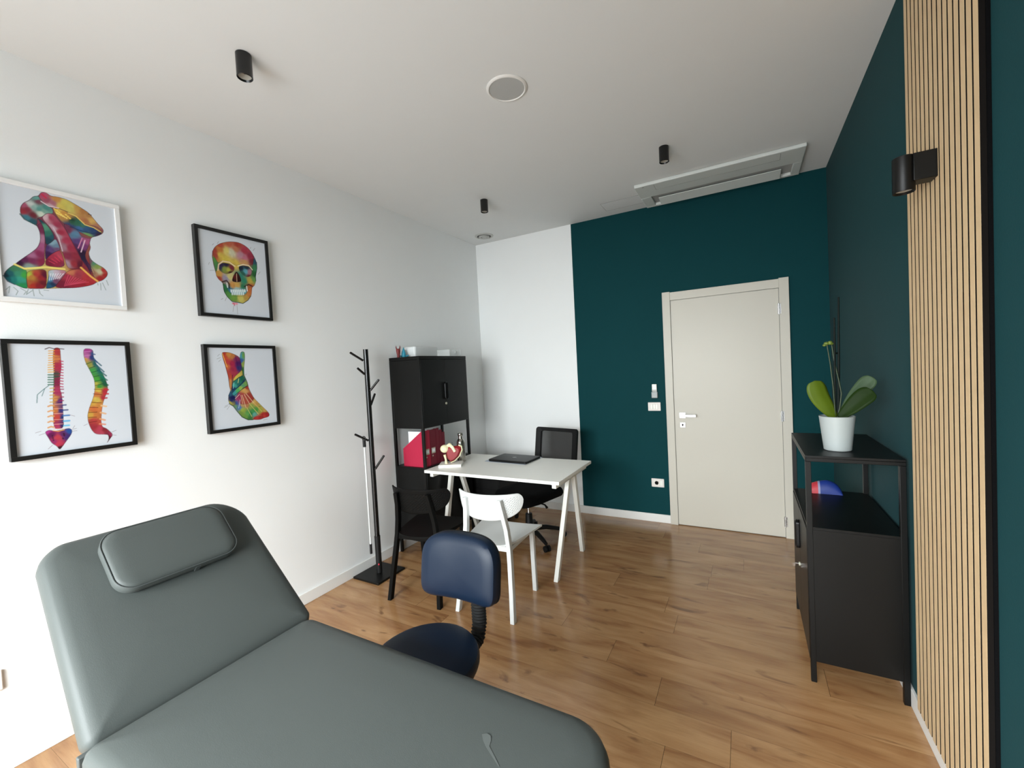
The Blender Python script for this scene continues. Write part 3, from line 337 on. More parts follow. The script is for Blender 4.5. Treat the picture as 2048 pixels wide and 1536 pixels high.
# ------------------------------------------------------------------ slatted oak panel and wall lamp on the right wall
def slat_panel():
    y0, n, pit, sw, zb = 1.638, 15, .0397, .0292, BH + .001
    t = thing('slat_panel', 'tall oak slatted panel on black felt covering the teal right wall', 'wall panel', (W - .0005, y0, zb))
    build('felt_backing', G().box(-.009, 0, -.004, n * pit - .007, 0, H - zb - .001), 'felt_black', t)
    g = G()
    for i in range(n):
        a = i * pit; g.mi = 1; g.box(-.0219, -.009, a, a + sw, 0, H - zb - .001); g.mi = 0; g.box(-.0223, -.0219, a, a + sw, 0, H - zb - .001)
    build('slats', g, ['slat_oak', 'slat_core'], t)
slat_panel()
t = thing('wall_lamp', 'black cylinder wall lamp with square arm on the oak slats', 'lamp', (W - .0227, 1.95, 2.125))
build('arm', G().box(-.06, 0, -.03, .03, -.033, .057), 'metal_black', t, .002)
build('lamp_tube', G().lathe([(.024, -.052), (.029, -.06), (.03, -.058), (.03, .056), (.028, .058), (.002, .058)], (-.078, 0, 0), caps=False), 'metal_black', t)
build('lens', G().lathe([(.024, -.052), (.016, -.045), (.002, -.043)], (-.078, 0, 0), caps=False), 'lens_grey', t, label='pale grey reflector inside the lamp mouth')

# ------------------------------------------------------------------ ceiling fittings
for x, y, lab in ((.79, 1.15, 'black cylinder spotlight on the ceiling nearest the viewer, above the pictures'), (.785, 3.13, 'black cylinder spotlight on the ceiling near the round vent'), (2.25, 3.1, 'black cylinder spotlight on the ceiling in front of the air conditioner')):
    t = thing('ceiling_spotlight', lab, 'spotlight', (x, y, H), 0, 'ceiling spotlights')
    build('lamp_tube', G().lathe([(.026, -.094), (.03, -.102), (.032, -.1), (.032, -.001), (.002, -.001)], caps=False), 'gloss_black', t)
    build('lens', G().lathe([(.026, -.094), (.016, -.086), (.002, -.084)], caps=False), 'lens_grey', t)
t = thing('ceiling_speaker', 'round white ceiling speaker with grey grille', 'speaker', (1.656, 1.99, H))
build('rim', G().lathe([(.09, -.004), (.094, -.009), (.1, -.008), (.106, -.003), (.106, -.0005)], caps=False, n=48), 'trim_white', t)
build('grille', G().lathe([(.092, -.005), (.05, -.0065), (.001, -.007)], caps=False, n=48), 'grille_grey', t, label='grey perforated grille')
t = thing('ceiling_vent', 'small round ceiling vent with concentric rings by the far corner', 'vent', (.268, 3.94, H))
build('rim', G().lathe([(.072, -.002), (.076, -.01), (.098, -.006), (.1, -.0005)], caps=False, n=40), 'vent_grey', t)
build('vent_cone', G().lathe([(.058, -.0125), (.055, -.02), (.034, -.018), (.032, -.008), (.058, -.004)], caps=False, n=40), 'vent_grey', t)
build('vent_disc', G().lathe([(.026, -.001), (.027, -.018), (.02, -.022), (.001, -.022)], caps=False, n=40), 'vent_grey', t)
build('backing', G().lathe([(.074, -.0008), (.001, -.0008)], caps=False, n=40), 'socket_dark', t)

def air_conditioner():
    x0, x1, y0, y1 = 1.935, 3.105, 3.605, 4.13; t = thing('air_conditioner', 'white ceiling cassette air conditioner beside the teal wall', 'air conditioner', (x0, y0, H))
    w, d = x1 - x0, y1 - y0; sx0, sx1, sy0, sy1 = .085, w - .06, .265, d - .035
    g = G(); th = -.028
    g.box(0, w, 0, sy0, th, -.001); g.box(0, w, sy1, d, th, -.001); g.box(0, sx0, sy0, sy1, th, -.001); g.box(sx1, w, sy0, sy1, th, -.001)
    build('panel', g, 'ac_white', t, .006, seg=3)
    build('outlet', G().box(sx0 + .001, sx1 - .001, sy0 + .001, sy1 - .001, -.006, -.001), 'grille_grey', t)
    g = G(); M = Matrix.Translation((0, sy0 + .075, -.02)) @ Matrix.Rotation(R(-9), 4, 'X')
    g.box(sx0 + .05, sx1 - .07, 0, .135, -.004, .002, M)
    build('louver', g, 'ac_white', t, .002)
    g = G()
    for a in ((.15, w - .15, .13, .1325), (.15, .1525, .02, .13), (w - .1525, w - .15, .02, .13)): g.box(*a, th - .0006, th + .001)
    build('service_cover_seam', g, 'groove_grey', t)
    build('indicator_lamp', G().box(.06, .075, .02, .026, th - .0008, th + .001), 'socket_dark', t)
air_conditioner()
g = G(); g.box(1.583, 1.925, 3.835, 4.035, H - .002, H - .0003)
t = tag(build('access_hatch', g, 'ceiling_white', None, .001), 'flush white access hatch in the ceiling left of the air conditioner', 'hatch')
build('hatch_seam', G().box(1.581, 1.583, 3.833, 4.037, H - .0022, H - .0003).box(1.583, 1.925, 3.833, 3.835, H - .0022, H - .0003).box(1.583, 1.925, 4.035, 4.037, H - .0022, H - .0003), 'groove_grey', t)

# ------------------------------------------------------------------ switches and sockets
t = thing('light_switch', 'white triple light switch plate on the teal wall beside the door', 'switch', (1.92, D - .0003, 1.112))
build('plate', G().box(-.058, .058, -.009, 0, -.041, .041), 'switch_white', t, .004, seg=3)
for i in (-1, 0, 1): build('rocker', G().box(i * .023 - .0105, i * .023 + .0105, -.0135, -.009, -.023, .023), 'switch_key', t, .002)
t = thing('wall_remote', 'white air conditioner remote in its holder above the light switch', 'remote', (1.929, D - .0003, 1.26))
build('holder', G().box(-.028, .028, -.026, 0, -.066, -.006), 'pot_white', t, .006, seg=3)
build('handset', G().box(-.022, .022, -.022, -.003, -.006, .066), 'switch_key', t, .005, seg=3)
g = G()
for i in range(3):
    for k in range(2): g.box(-.018 + i * .013, -.008 + i * .013, -.0235, -.0215, -.003 + k * .009, .004 + k * .009)
build('button_pad', g, 'button_grey', t)
def socket(loc, rz, lab):
    t = thing('wall_socket', lab, 'socket', loc, rz)
    build('plate', G().box(-.058, .058, -.009, 0, -.041, .041), 'switch_white', t, .004, seg=3)
    M = Matrix.Rotation(R(90), 4, 'X')
    o = build('outlet_face', G().lathe([(.021, .0005), (.021, .011), (.018, .011), (.0175, .009), (.001, .009)], (-.01, 0, 0), caps=False, M=M), 'switch_key', t)
    build('pin_holes', G().cyl((-.0195, -.0095, 0), (-.0195, -.0085, 0), .003).cyl((-.0005, -.0095, 0), (-.0005, -.0085, 0), .003).cyl((-.01, -.0095, -.012), (-.01, -.0085, -.012), .0025), 'socket_dark', o)
    build('blank_module', G().box(.022, .044, -.0105, -.009, -.023, .023), 'switch_key', t, .001)
socket((1.924, D - .0003, .38), 0, 'white wall socket low on the teal wall left of the door')
socket((.0003, .391, .378), 90, 'pale wall socket low on the white left wall at the edge of the photo')

# ------------------------------------------------------------------ framed anatomy prints
def paint(a, w, h, res=.0015):
    nx, ny = int(w / res) + 1, int(h / res) + 1
    X, Y = np.meshgrid(np.linspace(-w / 2, w / 2, nx) * 1e4, np.linspace(-h / 2, h / 2, ny) * 1e4)
    P = np.stack([X.ravel(), Y.ravel()], 1); col = np.tile(np.array(lin('cdd3da')), (len(P), 1))
    rs = np.random.RandomState(5); low = rs.rand(ny // 6 + 2, nx // 6 + 2)
    iy, ix = np.linspace(0, low.shape[0] - 1.01, ny), np.linspace(0, low.shape[1] - 1.01, nx); fy, fx = iy % 1, ix % 1; iy, ix = iy.astype(int), ix.astype(int)
    nz = ((low[np.ix_(iy, ix)] * (1 - fx) + low[np.ix_(iy, ix + 1)] * fx).T * (1 - fy) + (low[np.ix_(iy + 1, ix)] * (1 - fx) + low[np.ix_(iy + 1, ix + 1)] * fx).T * fy).T.ravel()
    def inside(poly):
        q = np.array(poly, float); r = np.zeros(len(P), bool); j = len(q) - 1
        for i in range(len(q)):
            (xi, yi), (xj, yj) = q[i], q[j]
            c = ((yi > P[:, 1]) != (yj > P[:, 1])) & (P[:, 0] < (xj - xi) * (P[:, 1] - yi) / (yj - yi + 1e-9) + xi); r ^= c; j = i
        return r
    def soft(q):
        for _ in range(2): q = [p_ for a_, b_ in zip(q, q[1:] + q[:1]) for p_ in ((a_[0] * .78 + b_[0] * .22, a_[1] * .78 + b_[1] * .22), (a_[0] * .22 + b_[0] * .78, a_[1] * .22 + b_[1] * .78))]
        return q
    a = dict(a, out=[soft(o) for o in a['out']], sub=[(soft(o), q) for o, q in a['sub']])
    def seeds(s):
        t = [q.split() for q in s.split(';')]; return np.array([[float(q[0]), float(q[1])] for q in t]), np.array([lin(q[2]) for q in t])
    def fill(mask, s):
        p, c = seeds(s); d2 = ((P[mask][:, None, :] - p[None]) ** 2).sum(2) + 700.0; wgt = d2 ** -2.0
        v = (wgt[:, :, None] * c[None]).sum(1) / wgt.sum(1)[:, None]; v = v * .8 + v.mean(1, keepdims=True) * .08
        col[mask] = v * (.8 + .2 * nz[mask])[:, None]
    edge = np.zeros(len(P), bool)
    for o in a['out']: edge |= inside(o)
    fill(edge, a['seeds'])
    for o, s in a['sub']: fill(inside(o), s)
    a = dict(a, st=[('3a2430', 9, o + [o[0]]) for o in a['out']] + [('2a1a28', 10, o + [o[0]]) for o, q in a['sub']] + a['st'])
    for hx, wd_, pts in a['st']:
        c = np.array(lin(hx)); r = max(wd_ / 2, 7); dm = np.full(len(P), 1e9)
        for (x0, y0), (x1, y1) in zip(pts, pts[1:]):
            v = np.array([x1 - x0, y1 - y0], float); l2 = max(v @ v, 1e-6); k = np.clip(((P - (x0, y0)) @ v) / l2, 0, 1)
            dm = np.minimum(dm, np.hypot(*(P - (x0, y0) - k[:, None] * v).T))
        al = np.clip((r + 8 - dm) / 12, 0, 1)[:, None] * (.85 if wd_ > 10 else .6); col[:] = col * (1 - al) + c * al
    return nx, ny, P * 1e-4, col
def picture(key, yc, zc, fm, label):
    w, h, fw, dp = .418, .511, .0185, .03; t = thing('framed_print', label, 'picture', (.0004, yc, zc), 0, 'anatomy prints on the left wall')
    g = G()
    g.box(0, dp, -w / 2, w / 2, h / 2 - fw, h / 2); g.box(0, dp, -w / 2, w / 2, -h / 2, -h / 2 + fw); g.box(0, dp, -w / 2, -w / 2 + fw, -h / 2 + fw, h / 2 - fw); g.box(0, dp, w / 2 - fw, w / 2, -h / 2 + fw, h / 2 - fw)
    build('frame', g, fm, t, .001)
    build('backing', G().box(0, .018, -w / 2 + fw, w / 2 - fw, -h / 2 + fw, h / 2 - fw), 'paper_white', t)
    nx, ny, P, col = paint(ART[key], w - 2 * fw, h - 2 * fw)
    me = bpy.data.meshes.new('print'); idx = np.arange(nx * ny).reshape(ny, nx)
    f = np.stack([idx[:-1, :-1], idx[:-1, 1:], idx[1:, 1:], idx[1:, :-1]], -1).reshape(-1, 4)
    me.from_pydata([(.0215, p[0], p[1]) for p in P.tolist()], [], f.tolist()); me.update()
    at = me.color_attributes.new('ink', 'FLOAT_COLOR', 'POINT'); at.data.foreach_set('color', np.concatenate([col, np.ones((len(col), 1))], 1).astype(np.float32).ravel())
    me.materials.append(MATS['print_paper']); o = bpy.data.objects.new('print', me); C.objects.link(o); o.parent = t
picture('neck', .731, 2.179, 'frame_white', 'white framed print of colourful neck muscles')
picture('skull', 1.471, 2.1815, 'frame_black', 'black framed print of a rainbow coloured skull')
picture('spine', .7285, 1.511, 'frame_black', 'black framed print of two rainbow coloured spines')
picture('foot', 1.4725, 1.51, 'frame_black', 'black framed print of a rainbow coloured foot')

# ------------------------------------------------------------------ coat rack
t = thing('coat_rack', 'black steel coat rack with angled pegs and square base by the white wall', 'coat rack', (.155, 2.313, 0))
build('base_plate', G().box(-.133, .133, -.14, .14, 0, .016), 'metal_black', t, .003)
build('pole', G().cyl((0, 0, .016), (0, 0, 1.745), .0185, n=24), 'gloss_black', t)
build('pole_sleeve', G().cyl((0, 0, .0165), (0, 0, .3), .022, n=24), 'plastic_black', t)
build('sticker', G().sphere((.017, -.0165, .085), (.006, .006, .008), 10, 6), 'sticker_red', t, label='small red dot near the foot of the pole')
for a, b in (((-.02, -.012, 1.66), (-.065, -.093, 1.725)), ((-.006, -.018, 1.555), (-.02, -.072, 1.605)), ((.02, .005, 1.43), (.085, .035, 1.51)), ((.0, .018, 1.315), (-.02, .085, 1.40)), ((-.012, -.016, 1.045), (-.072, -.092, 1.105)), ((.02, .005, .825), (.09, .035, .925))):
    build('peg', G().tube([Vector(a) * 1, Vector(a).lerp(Vector(b), .97), b], [.0085, .0085, .005], 12), 'gloss_black', t)
t = thing('hanging_rod', 'slim white rod with black ends hanging beside the coat rack pole', 'rod', (.1235, 2.272, .172))
build('rod', G().cyl((0, 0, .07), (0, 0, .83), .0065, n=14), 'chair_white', t)
build('grip', G().cyl((0, 0, .828), (0, 0, .88), .012, n=14).tube([(.0165 * math.cos(a), .0, .8925 + .0165 * math.sin(a)) for a in [R(-90 + 30 * k) for k in range(12)]], .0035, 8), 'plastic_black', t, label='black grip with hanging loop')
build('tip', G().cyl((0, 0, 0), (0, 0, .075), .0095, n=14), 'plastic_black', t, label='black lower tip')

# ------------------------------------------------------------------ black metal cabinets
def cabinet(name, label, loc, rz, w, d, h, cells, hz, lock_z):
    # local: x depth (front at +d/2), y width, origin on the floor; cells: (z0, z1, closed)
    t = thing(name, label, 'cabinet', loc, rz); p = .022; hx, hy = d / 2, w / 2
    for sx in (-1, 1):
        for sy in (-1, 1): build('corner_post', G().box(*sorted((sx * hx, sx * (hx - p))), *sorted((sy * hy, sy * (hy - p))), 0, h - .0285), 'metal_black', t, .0015)
    build('top_panel', G().box(-hx, hx, -hy, hy, h - .012, h).box(-hx, hx, -hy, -hy + .004, h - .028, h - .012).box(-hx, hx, hy - .004, hy, h - .028, h - .012).box(hx - .004, hx, -hy, hy, h - .028, h - .012), 'metal_black', t, .0015)
    for z0, z1, closed in cells:
        if not closed: continue
        build('shelf', G().box(-hx + .003, hx - .003, -hy + .003, hy - .003, z1 - .012, z1).box(-hx + .002, hx - .002, -hy + .001, -hy + p, z1 - .03, z1 - .012).box(-hx + .002, hx - .002, hy - p, hy - .001, z1 - .03, z1 - .012) if z1 < h - .02 else G().box(-hx + .004, hx - .004, -hy + .004, hy - .004, z0 + .2, z0 + .21), 'metal_black', t)
        build('shelf', G().box(-hx + .003, hx - .003, -hy + .003, hy - .003, z0, z0 + .012), 'metal_black', t)
        for sy in (-1, 1):
            build('side_panel', G().box(-hx + p * .5, hx - p + .001, *sorted((sy * (hy - .0015), sy * (hy - .008))), z0 + .001, z1 - .03), 'metal_black', t)
        build('back_panel', G().box(-hx + .004, -hx + .008, -hy + p, hy - p, z0 + .012, z1 - .012), 'metal_black', t)
        zt = min(z1 - .03, h - .03) if z1 > h - .02 else z1 - .014
        for sy in (-1, 1):
            build('door', G().box(hx - .012, hx + .002, *sorted((sy * .0012, sy * (hy - p * .55))), z0 + .004, zt), 'metal_black', t, .0015)
    a, b = hz
    hd = build('handle', G().prism(rrect(-.026, .02, a, b, .018), 0, .018, Matrix.Translation((hx + .002, -.006, 0)) @ Matrix(((0, 0, 1, 0), (1, 0, 0, 0), (0, 1, 0, 0), (0, 0, 0, 1)))), 'gloss_black', t, .003, label='glossy black moulded pull')
    build('finger_recess', G().prism(rrect(-.021, .012, a + .006, b - .006, .014), 0, .0006, Matrix.Translation((hx + .02, -.006, 0)) @ Matrix(((0, 0, 1, 0), (1, 0, 0, 0), (0, 1, 0, 0), (0, 0, 0, 1)))), 'fabric_black', hd)
    build('lock', G().cyl((hx + .002, -.01, lock_z), (hx + .008, -.01, lock_z), .01, n=16), 'label_silver', t, label='small silver lock')
    return t, hx
tall, hx = cabinet('tall_cabinet', 'tall black metal cabinet with an open middle bay against the left wall', (.1825, 3.022, 0), 0, .664, .335, 1.685, [(.12, .752, 1), (.752, 1.08, 0), (1.08, 1.685, 1)], (1.30, 1.455), 1.265)
low, hx = cabinet('low_cabinet', 'low black metal cabinet with open top bay against the teal wall', (3.0975, 2.682, 0), 180, .678, .352, 1.068, [(.1, .735, 1), (.735, 1.068, 0)], (.5, .65), .41)
build('key', G().box(hx + .008, hx + .026, -.0112, -.0088, .409, .413).cyl((hx + .031, -.0112, .402), (hx + .031, -.0088, .402), .008, n=14), 'chrome', low, label='silver key in the lock')

# red magazine files in the open bay of the tall cabinet
zs = .753
def file_box(y, w, lab, label_plate, m, hgt=.305, xf=.328):
    t = thing('magazine_file', lab, 'magazine file', (xf, y, zs), 0, 'red files in the tall cabinet')
    pr = [(0, 0), (0, hgt), (-.02, hgt), (-.235, .15), (-.235, 0)]
    M = Matrix(((1, 0, 0, 0), (0, 0, 1, 0), (0, 1, 0, 0), (0, 0, 0, 1)))
    g = G(); g.prism(pr, 0, .003, M); g.prism(pr, w - .003, w, M); g.box(-.235, 0, .003, w - .003, 0, .003); g.box(-.003, 0, .003, w - .003, .003, hgt); g.box(-.235, -.232, .003, w - .003, .003, .15)
    build('file_body', g, m, t)
    if label_plate:
        o = build('label_holder', G().box(-.001, .0015, w * .18, w * .82, .1, .148), 'label_silver', t, .0008, label='silver framed label holder')
        build('label_card', G().box(.0015, .0022, w * .25, w * .75, .112, .138), 'paper_white', o)
        o = build('finger_hole', G().cyl((-.001, w * .35, .08), (.0008, w * .35, .08), .007, n=16), 'label_silver', t)
    return t
file_box(2.716, .075, 'red magazine file nearest the viewer with white papers and a label', 1, 'red_card')
file_box(2.796, .075, 'red magazine file in shade-darkened card with a label, second in the row', 1, 'red_card_shaded')
file_box(2.876, .04, 'red file in shade-darkened card without label, third in the row', 0, 'red_card_shaded')
file_box(2.92, .036, 'slightly shorter red file in shade-darkened card, fourth in the row', 0, 'red_card_shaded', .285)
file_box(2.96, .034, 'red file in shade-darkened card at the far end of the row, behind the joint model', 0, 'red_card_shaded', .26)
t = tag(build('papers', G().box(.155, .318, 2.722, 2.785, zs + .0035, zs + .298), 'paper_white', None, .001), 'white papers standing in the nearest red magazine file', 'papers')

# on top of the tall cabinet
zt = 1.6855
t = thing('red_figurine', 'small dark red horned figurine on the tall cabinet', 'figurine', (.085, 2.735, zt))
build('body', G().lathe([(.011, 0), (.013, .004), (.012, .02), (.017, .05), (.018, .065), (.013, .075), (.004, .078)]), 'figure_red', t)
for s in (-1, 1): build('horn', G().tube([(s * .01, s * .006, .068), (s * .0145, s * .008, .088), (s * .014, s * .008, .103)], [.006, .0045, .0015], 8), 'figure_red', t)
t = thing('cyan_figurine', 'small cyan pointed figurine on the tall cabinet beside the red one', 'figurine', (.085, 2.80, zt))
build('body', G().lathe([(.014, 0), (.018, .006), (.019, .03), (.014, .055), (.006, .075), (.001, .092)]), 'figure_cyan', t)
for s in (-1, 1): build('wing', G().tube([(s * .012, s * .012, .012), (s * .026, s * .022, .016), (s * .034, s * .028, .022)], [.008, .006, .002], 8), 'figure_cyan', t)
t = thing('white_case', 'glossy white box lying on the tall cabinet', 'box', (.1, 3.02, zt))
g = G(); cushion(g, -.065, .065, -.165, .165, .02, [(.006, 0), (.001, .004), (0, .012), (0, .078), (.002, .088), (.008, .094), (.02, .096)])
build('box_body', g, 'chair_white', t)
build('lid_seam', G().box(-.0655, .0655, -.1655, .1655, .018, .0195), 'vent_grey', t)
t = thing('clear_case', 'clear plastic case lying on the tall cabinet beside the white box', 'box', (.235, 3.25, zt))
build('case_shell', G().box(-.075, .075, -.09, .085, 0, .002).box(-.075, .075, -.09, .085, .062, .064).box(-.075, -.073, -.09, .085, .002, .062).box(.073, .075, -.09, .085, .002, .062).box(-.073, .073, -.09, -.088, .002, .062).box(-.073, .073, .083, .085, .002, .062), 'clear_plastic', t)
build('white_insert', G().box(-.02, .012, -.03, .0, .0025, .05), 'chair_white', t)
build('white_insert', G().box(.03, .06, .03, .045, .0025, .058), 'chair_white', t)
build('clasp', G().box(.075, .079, -.012, .008, .026, .05), 'chair_white', t, .001, label='white clasp')

# ------------------------------------------------------------------ desk and what stands on it
ZD = .745
t = thing('desk', 'white desk with angled trestle legs beside the tall black cabinet', 'desk', (.953, 3.012, 0))
g = G(); g.box(-.596, .596, -.347, .347, ZD - .023, ZD); build('tabletop', g, 'desk_white', t, .0015)
for sx in (-1, 1):
    build('side_rail', G().box(sx * .545 - .016, sx * .545 + .016, -.318, .318, ZD - .058, ZD - .0232), 'steel_white', t, .002)
    for sy in (-1, 1):
        build('leg', G().sweep([(sx * .508, sy * .275 + .01, 0), (sx * .545, sy * .055 + .01, ZD - .0585)], .032, .042), 'steel_white', t, .002)
build('rear_rail', G().box(-.53, .53, .285, .315, ZD - .055, ZD - .0232), 'steel_white', t, .002)
t = tag(build('desk_paper', G().box(-.205, .205, -.15, .16, 0, .0012), 'paper_blue', None, loc=(.884, 3.232, ZD + .0003)), 'thin bluish paper under the laptop', 'paper'); t.rotation_euler[2] = R(-3)
t = thing('laptop', 'closed black laptop on the white desk', 'laptop', (.905, 3.215, ZD + .0018), -3)
g = G(); cushion(g, -.19, .19, -.13, .13, .014, [(.006, 0), (.001, .003), (0, .006), (.001, .009), (.003, .01)], 4); build('base', g, 'plastic_black', t)
g = G(); cushion(g, -.19, .19, -.13, .13, .014, [(.003, .0105), (0, .012), (0, .017), (.003, .0195), (.008, .02)], 4); build('lid', g, 'metal_black', t)
build('emblem', G().cyl((0, 0, .0201), (0, 0, .0206), .02, n=24), 'gloss_black', t, label='dark round emblem on the lid')
t = thing('joint_model', 'red and cream anatomical joint model on a white base', 'anatomical model', (.485, 2.862, ZD + .0003), 28)
build('model_base', G().box(-.095, .095, -.075, .075, 0, .025), 'model_white', t, .003)
hp = [(0, -.07), (.03, -.052), (.062, -.01), (.078, .045), (.07, .072), (.045, .078), (.015, .068), (-.03, .066), (-.052, .05), (-.048, .0), (-.03, -.045)]
Mh = Matrix.Translation((.012, .0, .103)) @ Matrix.Rotation(R(10), 4, 'Y') @ Matrix(((1, 0, 0, 0), (0, 0, 1, 0), (0, 1, 0, 0), (0, 0, 0, 1)))
g = G()
for k in range(2): pass
g.loft([[Mh @ Vector((x * s, y * s, z)) for x, y in hp] for s, z in ((.75, -.034), (.95, -.02), (1, 0), (.95, .02), (.75, .034))]); build('muscle_body', g, 'model_red', t, label='red heart-shaped muscle body')
build('white_rim', G().tube([Mh @ Vector((x * 1.03, y * 1.03, -.004)) for x, y in hp[:6]], .0065, 10), 'model_cream', t)
build('bone_head', G().sphere((-.045, -.012, .15), (.038, .036, .034)), 'model_cream', t)
g = G().sphere((-.002, -.012, .178), (.02, .018, .018)).tube([(-.035, -.012, .165), (-.002, -.012, .18), (.022, -.03, .165), (.045, -.036, .125)], [.014, .015, .014, .012], 10); build('bone_branch', g, 'model_cream', t)
build('support_rod', G().tube([(-.048, -.014, .1), (-.04, -.012, .06), (-.038, -.012, .0245)], [.012, .009, .013], 10), 'model_cream', t)
t = tag(build('steel_bottle', G().lathe([(.03, 0), (.036, .003), (.037, .01), (.037, .165), (.035, .178), (.027, .194), (.021, .2), (.019, .206), (.0185, .225), (.022, .228), (.024, .235), (.024, .246), (.021, .25), (.001, .25)], (0, 0, 0), 36), 'bottle_steel', None, loc=(.462, 3.045, ZD + .0003)), 'brushed steel water bottle on the desk behind the joint model', 'bottle')
t = thing('desk_pen', 'thin black pen upright in a stand behind the joint model', 'pen', (.415, 2.985, ZD + .0003))
build('stand', G().lathe([(.018, 0), (.018, .006), (.008, .02), (.006, .028)]), 'plastic_black', t)
build('pen', G().tube([(0, 0, .024), (0, 0, .1), (0, 0, .17), (0, 0, .18)], [.004, .005, .005, .0015], 10), 'gloss_black', t)

# ------------------------------------------------------------------ chairs at the desk
def side_chair(label, loc, rz, m):
    t = thing('side_chair', label, 'chair', loc, rz)
    # seat: dished shell, pointed front corners
    g = G(); n = 18; rows = []
    for j in range(n + 1):
        v = j / n; y = -.165 + .385 * v
        hw = .15 + .078 * v ** .8 if j else .118
        if j == 1: hw = .143
        rows.append([(u, y, hw) for u in [-1 + 2 * i / n for i in range(n + 1)]])
    top, bot = [], []
    for r in rows:
        top.append([Vector((u * hw, y - .014 * (u * u) * (1 if y < -.1 else 0) * 0 + .018 * (u * u) * max(0, (y - .1) / .12) - .03 * (1 - u * u) * max(0, (-.06 - y) / .105), .452 - .012 * (1 - u * u) * math.sin(math.pi * min(1, max(0, (y + .165) / .385))) )) for u, y, hw in r])
    for r in top: bot.append([p - Vector((0, 0, .012)) for p in r])
    vt = [[g.b.verts.new(p) for p in r] for r in top]; vb = [[g.b.verts.new(p) for p in r] for r in bot]
    for j in range(n):
        for i in range(n):
            g._f([vt[j][i], vt[j][i + 1], vt[j + 1][i + 1], vt[j + 1][i]]); g._f([vb[j][i], vb[j + 1][i], vb[j + 1][i + 1], vb[j][i + 1]])
        g._f([vt[j][0], vt[j + 1][0], vb[j + 1][0], vb[j][0]]); g._f([vt[j][n], vb[j][n], vb[j + 1][n], vt[j + 1][n]])
    for i in range(n): g._f([vt[0][i], vb[0][i], vb[0][i + 1], vt[0][i + 1]]); g._f([vt[n][i], vt[n][i + 1], vb[n][i + 1], vb[n][i]])
    build('seat', g, m, t, sharp=50)
    # backrest: curved shell with rounded ends, pierced by small holes
    nu, nv = 92, 36; g = G(); V = []
    def kk(k): return (2 * (k // 2) + (1.24 if k % 2 else 0)) / nv      # wide bars, narrow slots: small holes
    for i in range(nu + 1):
        s = -1 + 2 * (2 * (i // 2) + (1.24 if i % 2 else 0)) / nu; x = .233 * math.sin(s * 1.05) / math.sin(1.05); y = -.165 + .115 * (1 - math.cos(s * 1.05)) / (1 - math.cos(1.05))
        e = abs(s)
        zt_ = .762 - .045 * (1 - math.sqrt(max(0, 1 - (max(0, e - .84) / .16) ** 2))); zb = .59 + .082 * e ** 2.6 + .05 * (1 - math.sqrt(max(0, 1 - (max(0, e - .8) / .2) ** 2)))
        V.append([g.b.verts.new((x, y - .2 * (zb + (zt_ - zb) * kk(k) - .69), zb + (zt_ - zb) * kk(k))) for k in range(nv + 1)])
    for i in range(nu):
        for k in range(nv):
            s = -1 + 2 * (i + .5) / nu
            if i % 2 == 1 and k % 2 == 1 and (i // 2 + k // 2) % 2 == 0 and abs(s) < .86 and 3 < k < nv - 5: continue
            g._f([V[i][k], V[i + 1][k], V[i + 1][k + 1], V[i][k + 1]])
    b = build('backrest', g, m, t); md = b.modifiers.new('thickness', 'SOLIDIFY'); md.thickness = .009; md.offset = 0
    for s in (-1, 1):
        build('rear_leg', G().sweep([(s * .196, -.205, 0), (s * .184, -.178, .16), (s * .168, -.148, .34), (s * .158, -.134, .44), (s * .147, -.134, .54), (s * .131, -.15, .65), (s * .123, -.17, .735)], .028, .036), m, t, .003)
        build('front_leg', G().sweep([(s * .172, .2, 0), (s * .178, .172, .44)], .03, .03), m, t, .003)
    build('seat_frame', G().box(-.165, .165, -.145, -.125, .405, .436).box(-.168, .168, .155, .178, .405, .438).box(-.172, -.155, -.125, .155, .41, .436).box(.155, .172, -.125, .155, .41, .436), m, t)
    return t
side_chair('white plastic chair with perforated backrest at the desk', (1.213, 2.367, 0), 3, 'chair_white')
side_chair('black plastic chair at the desk beside the coat rack', (.683, 2.298, 0), 7, 'chair_black')

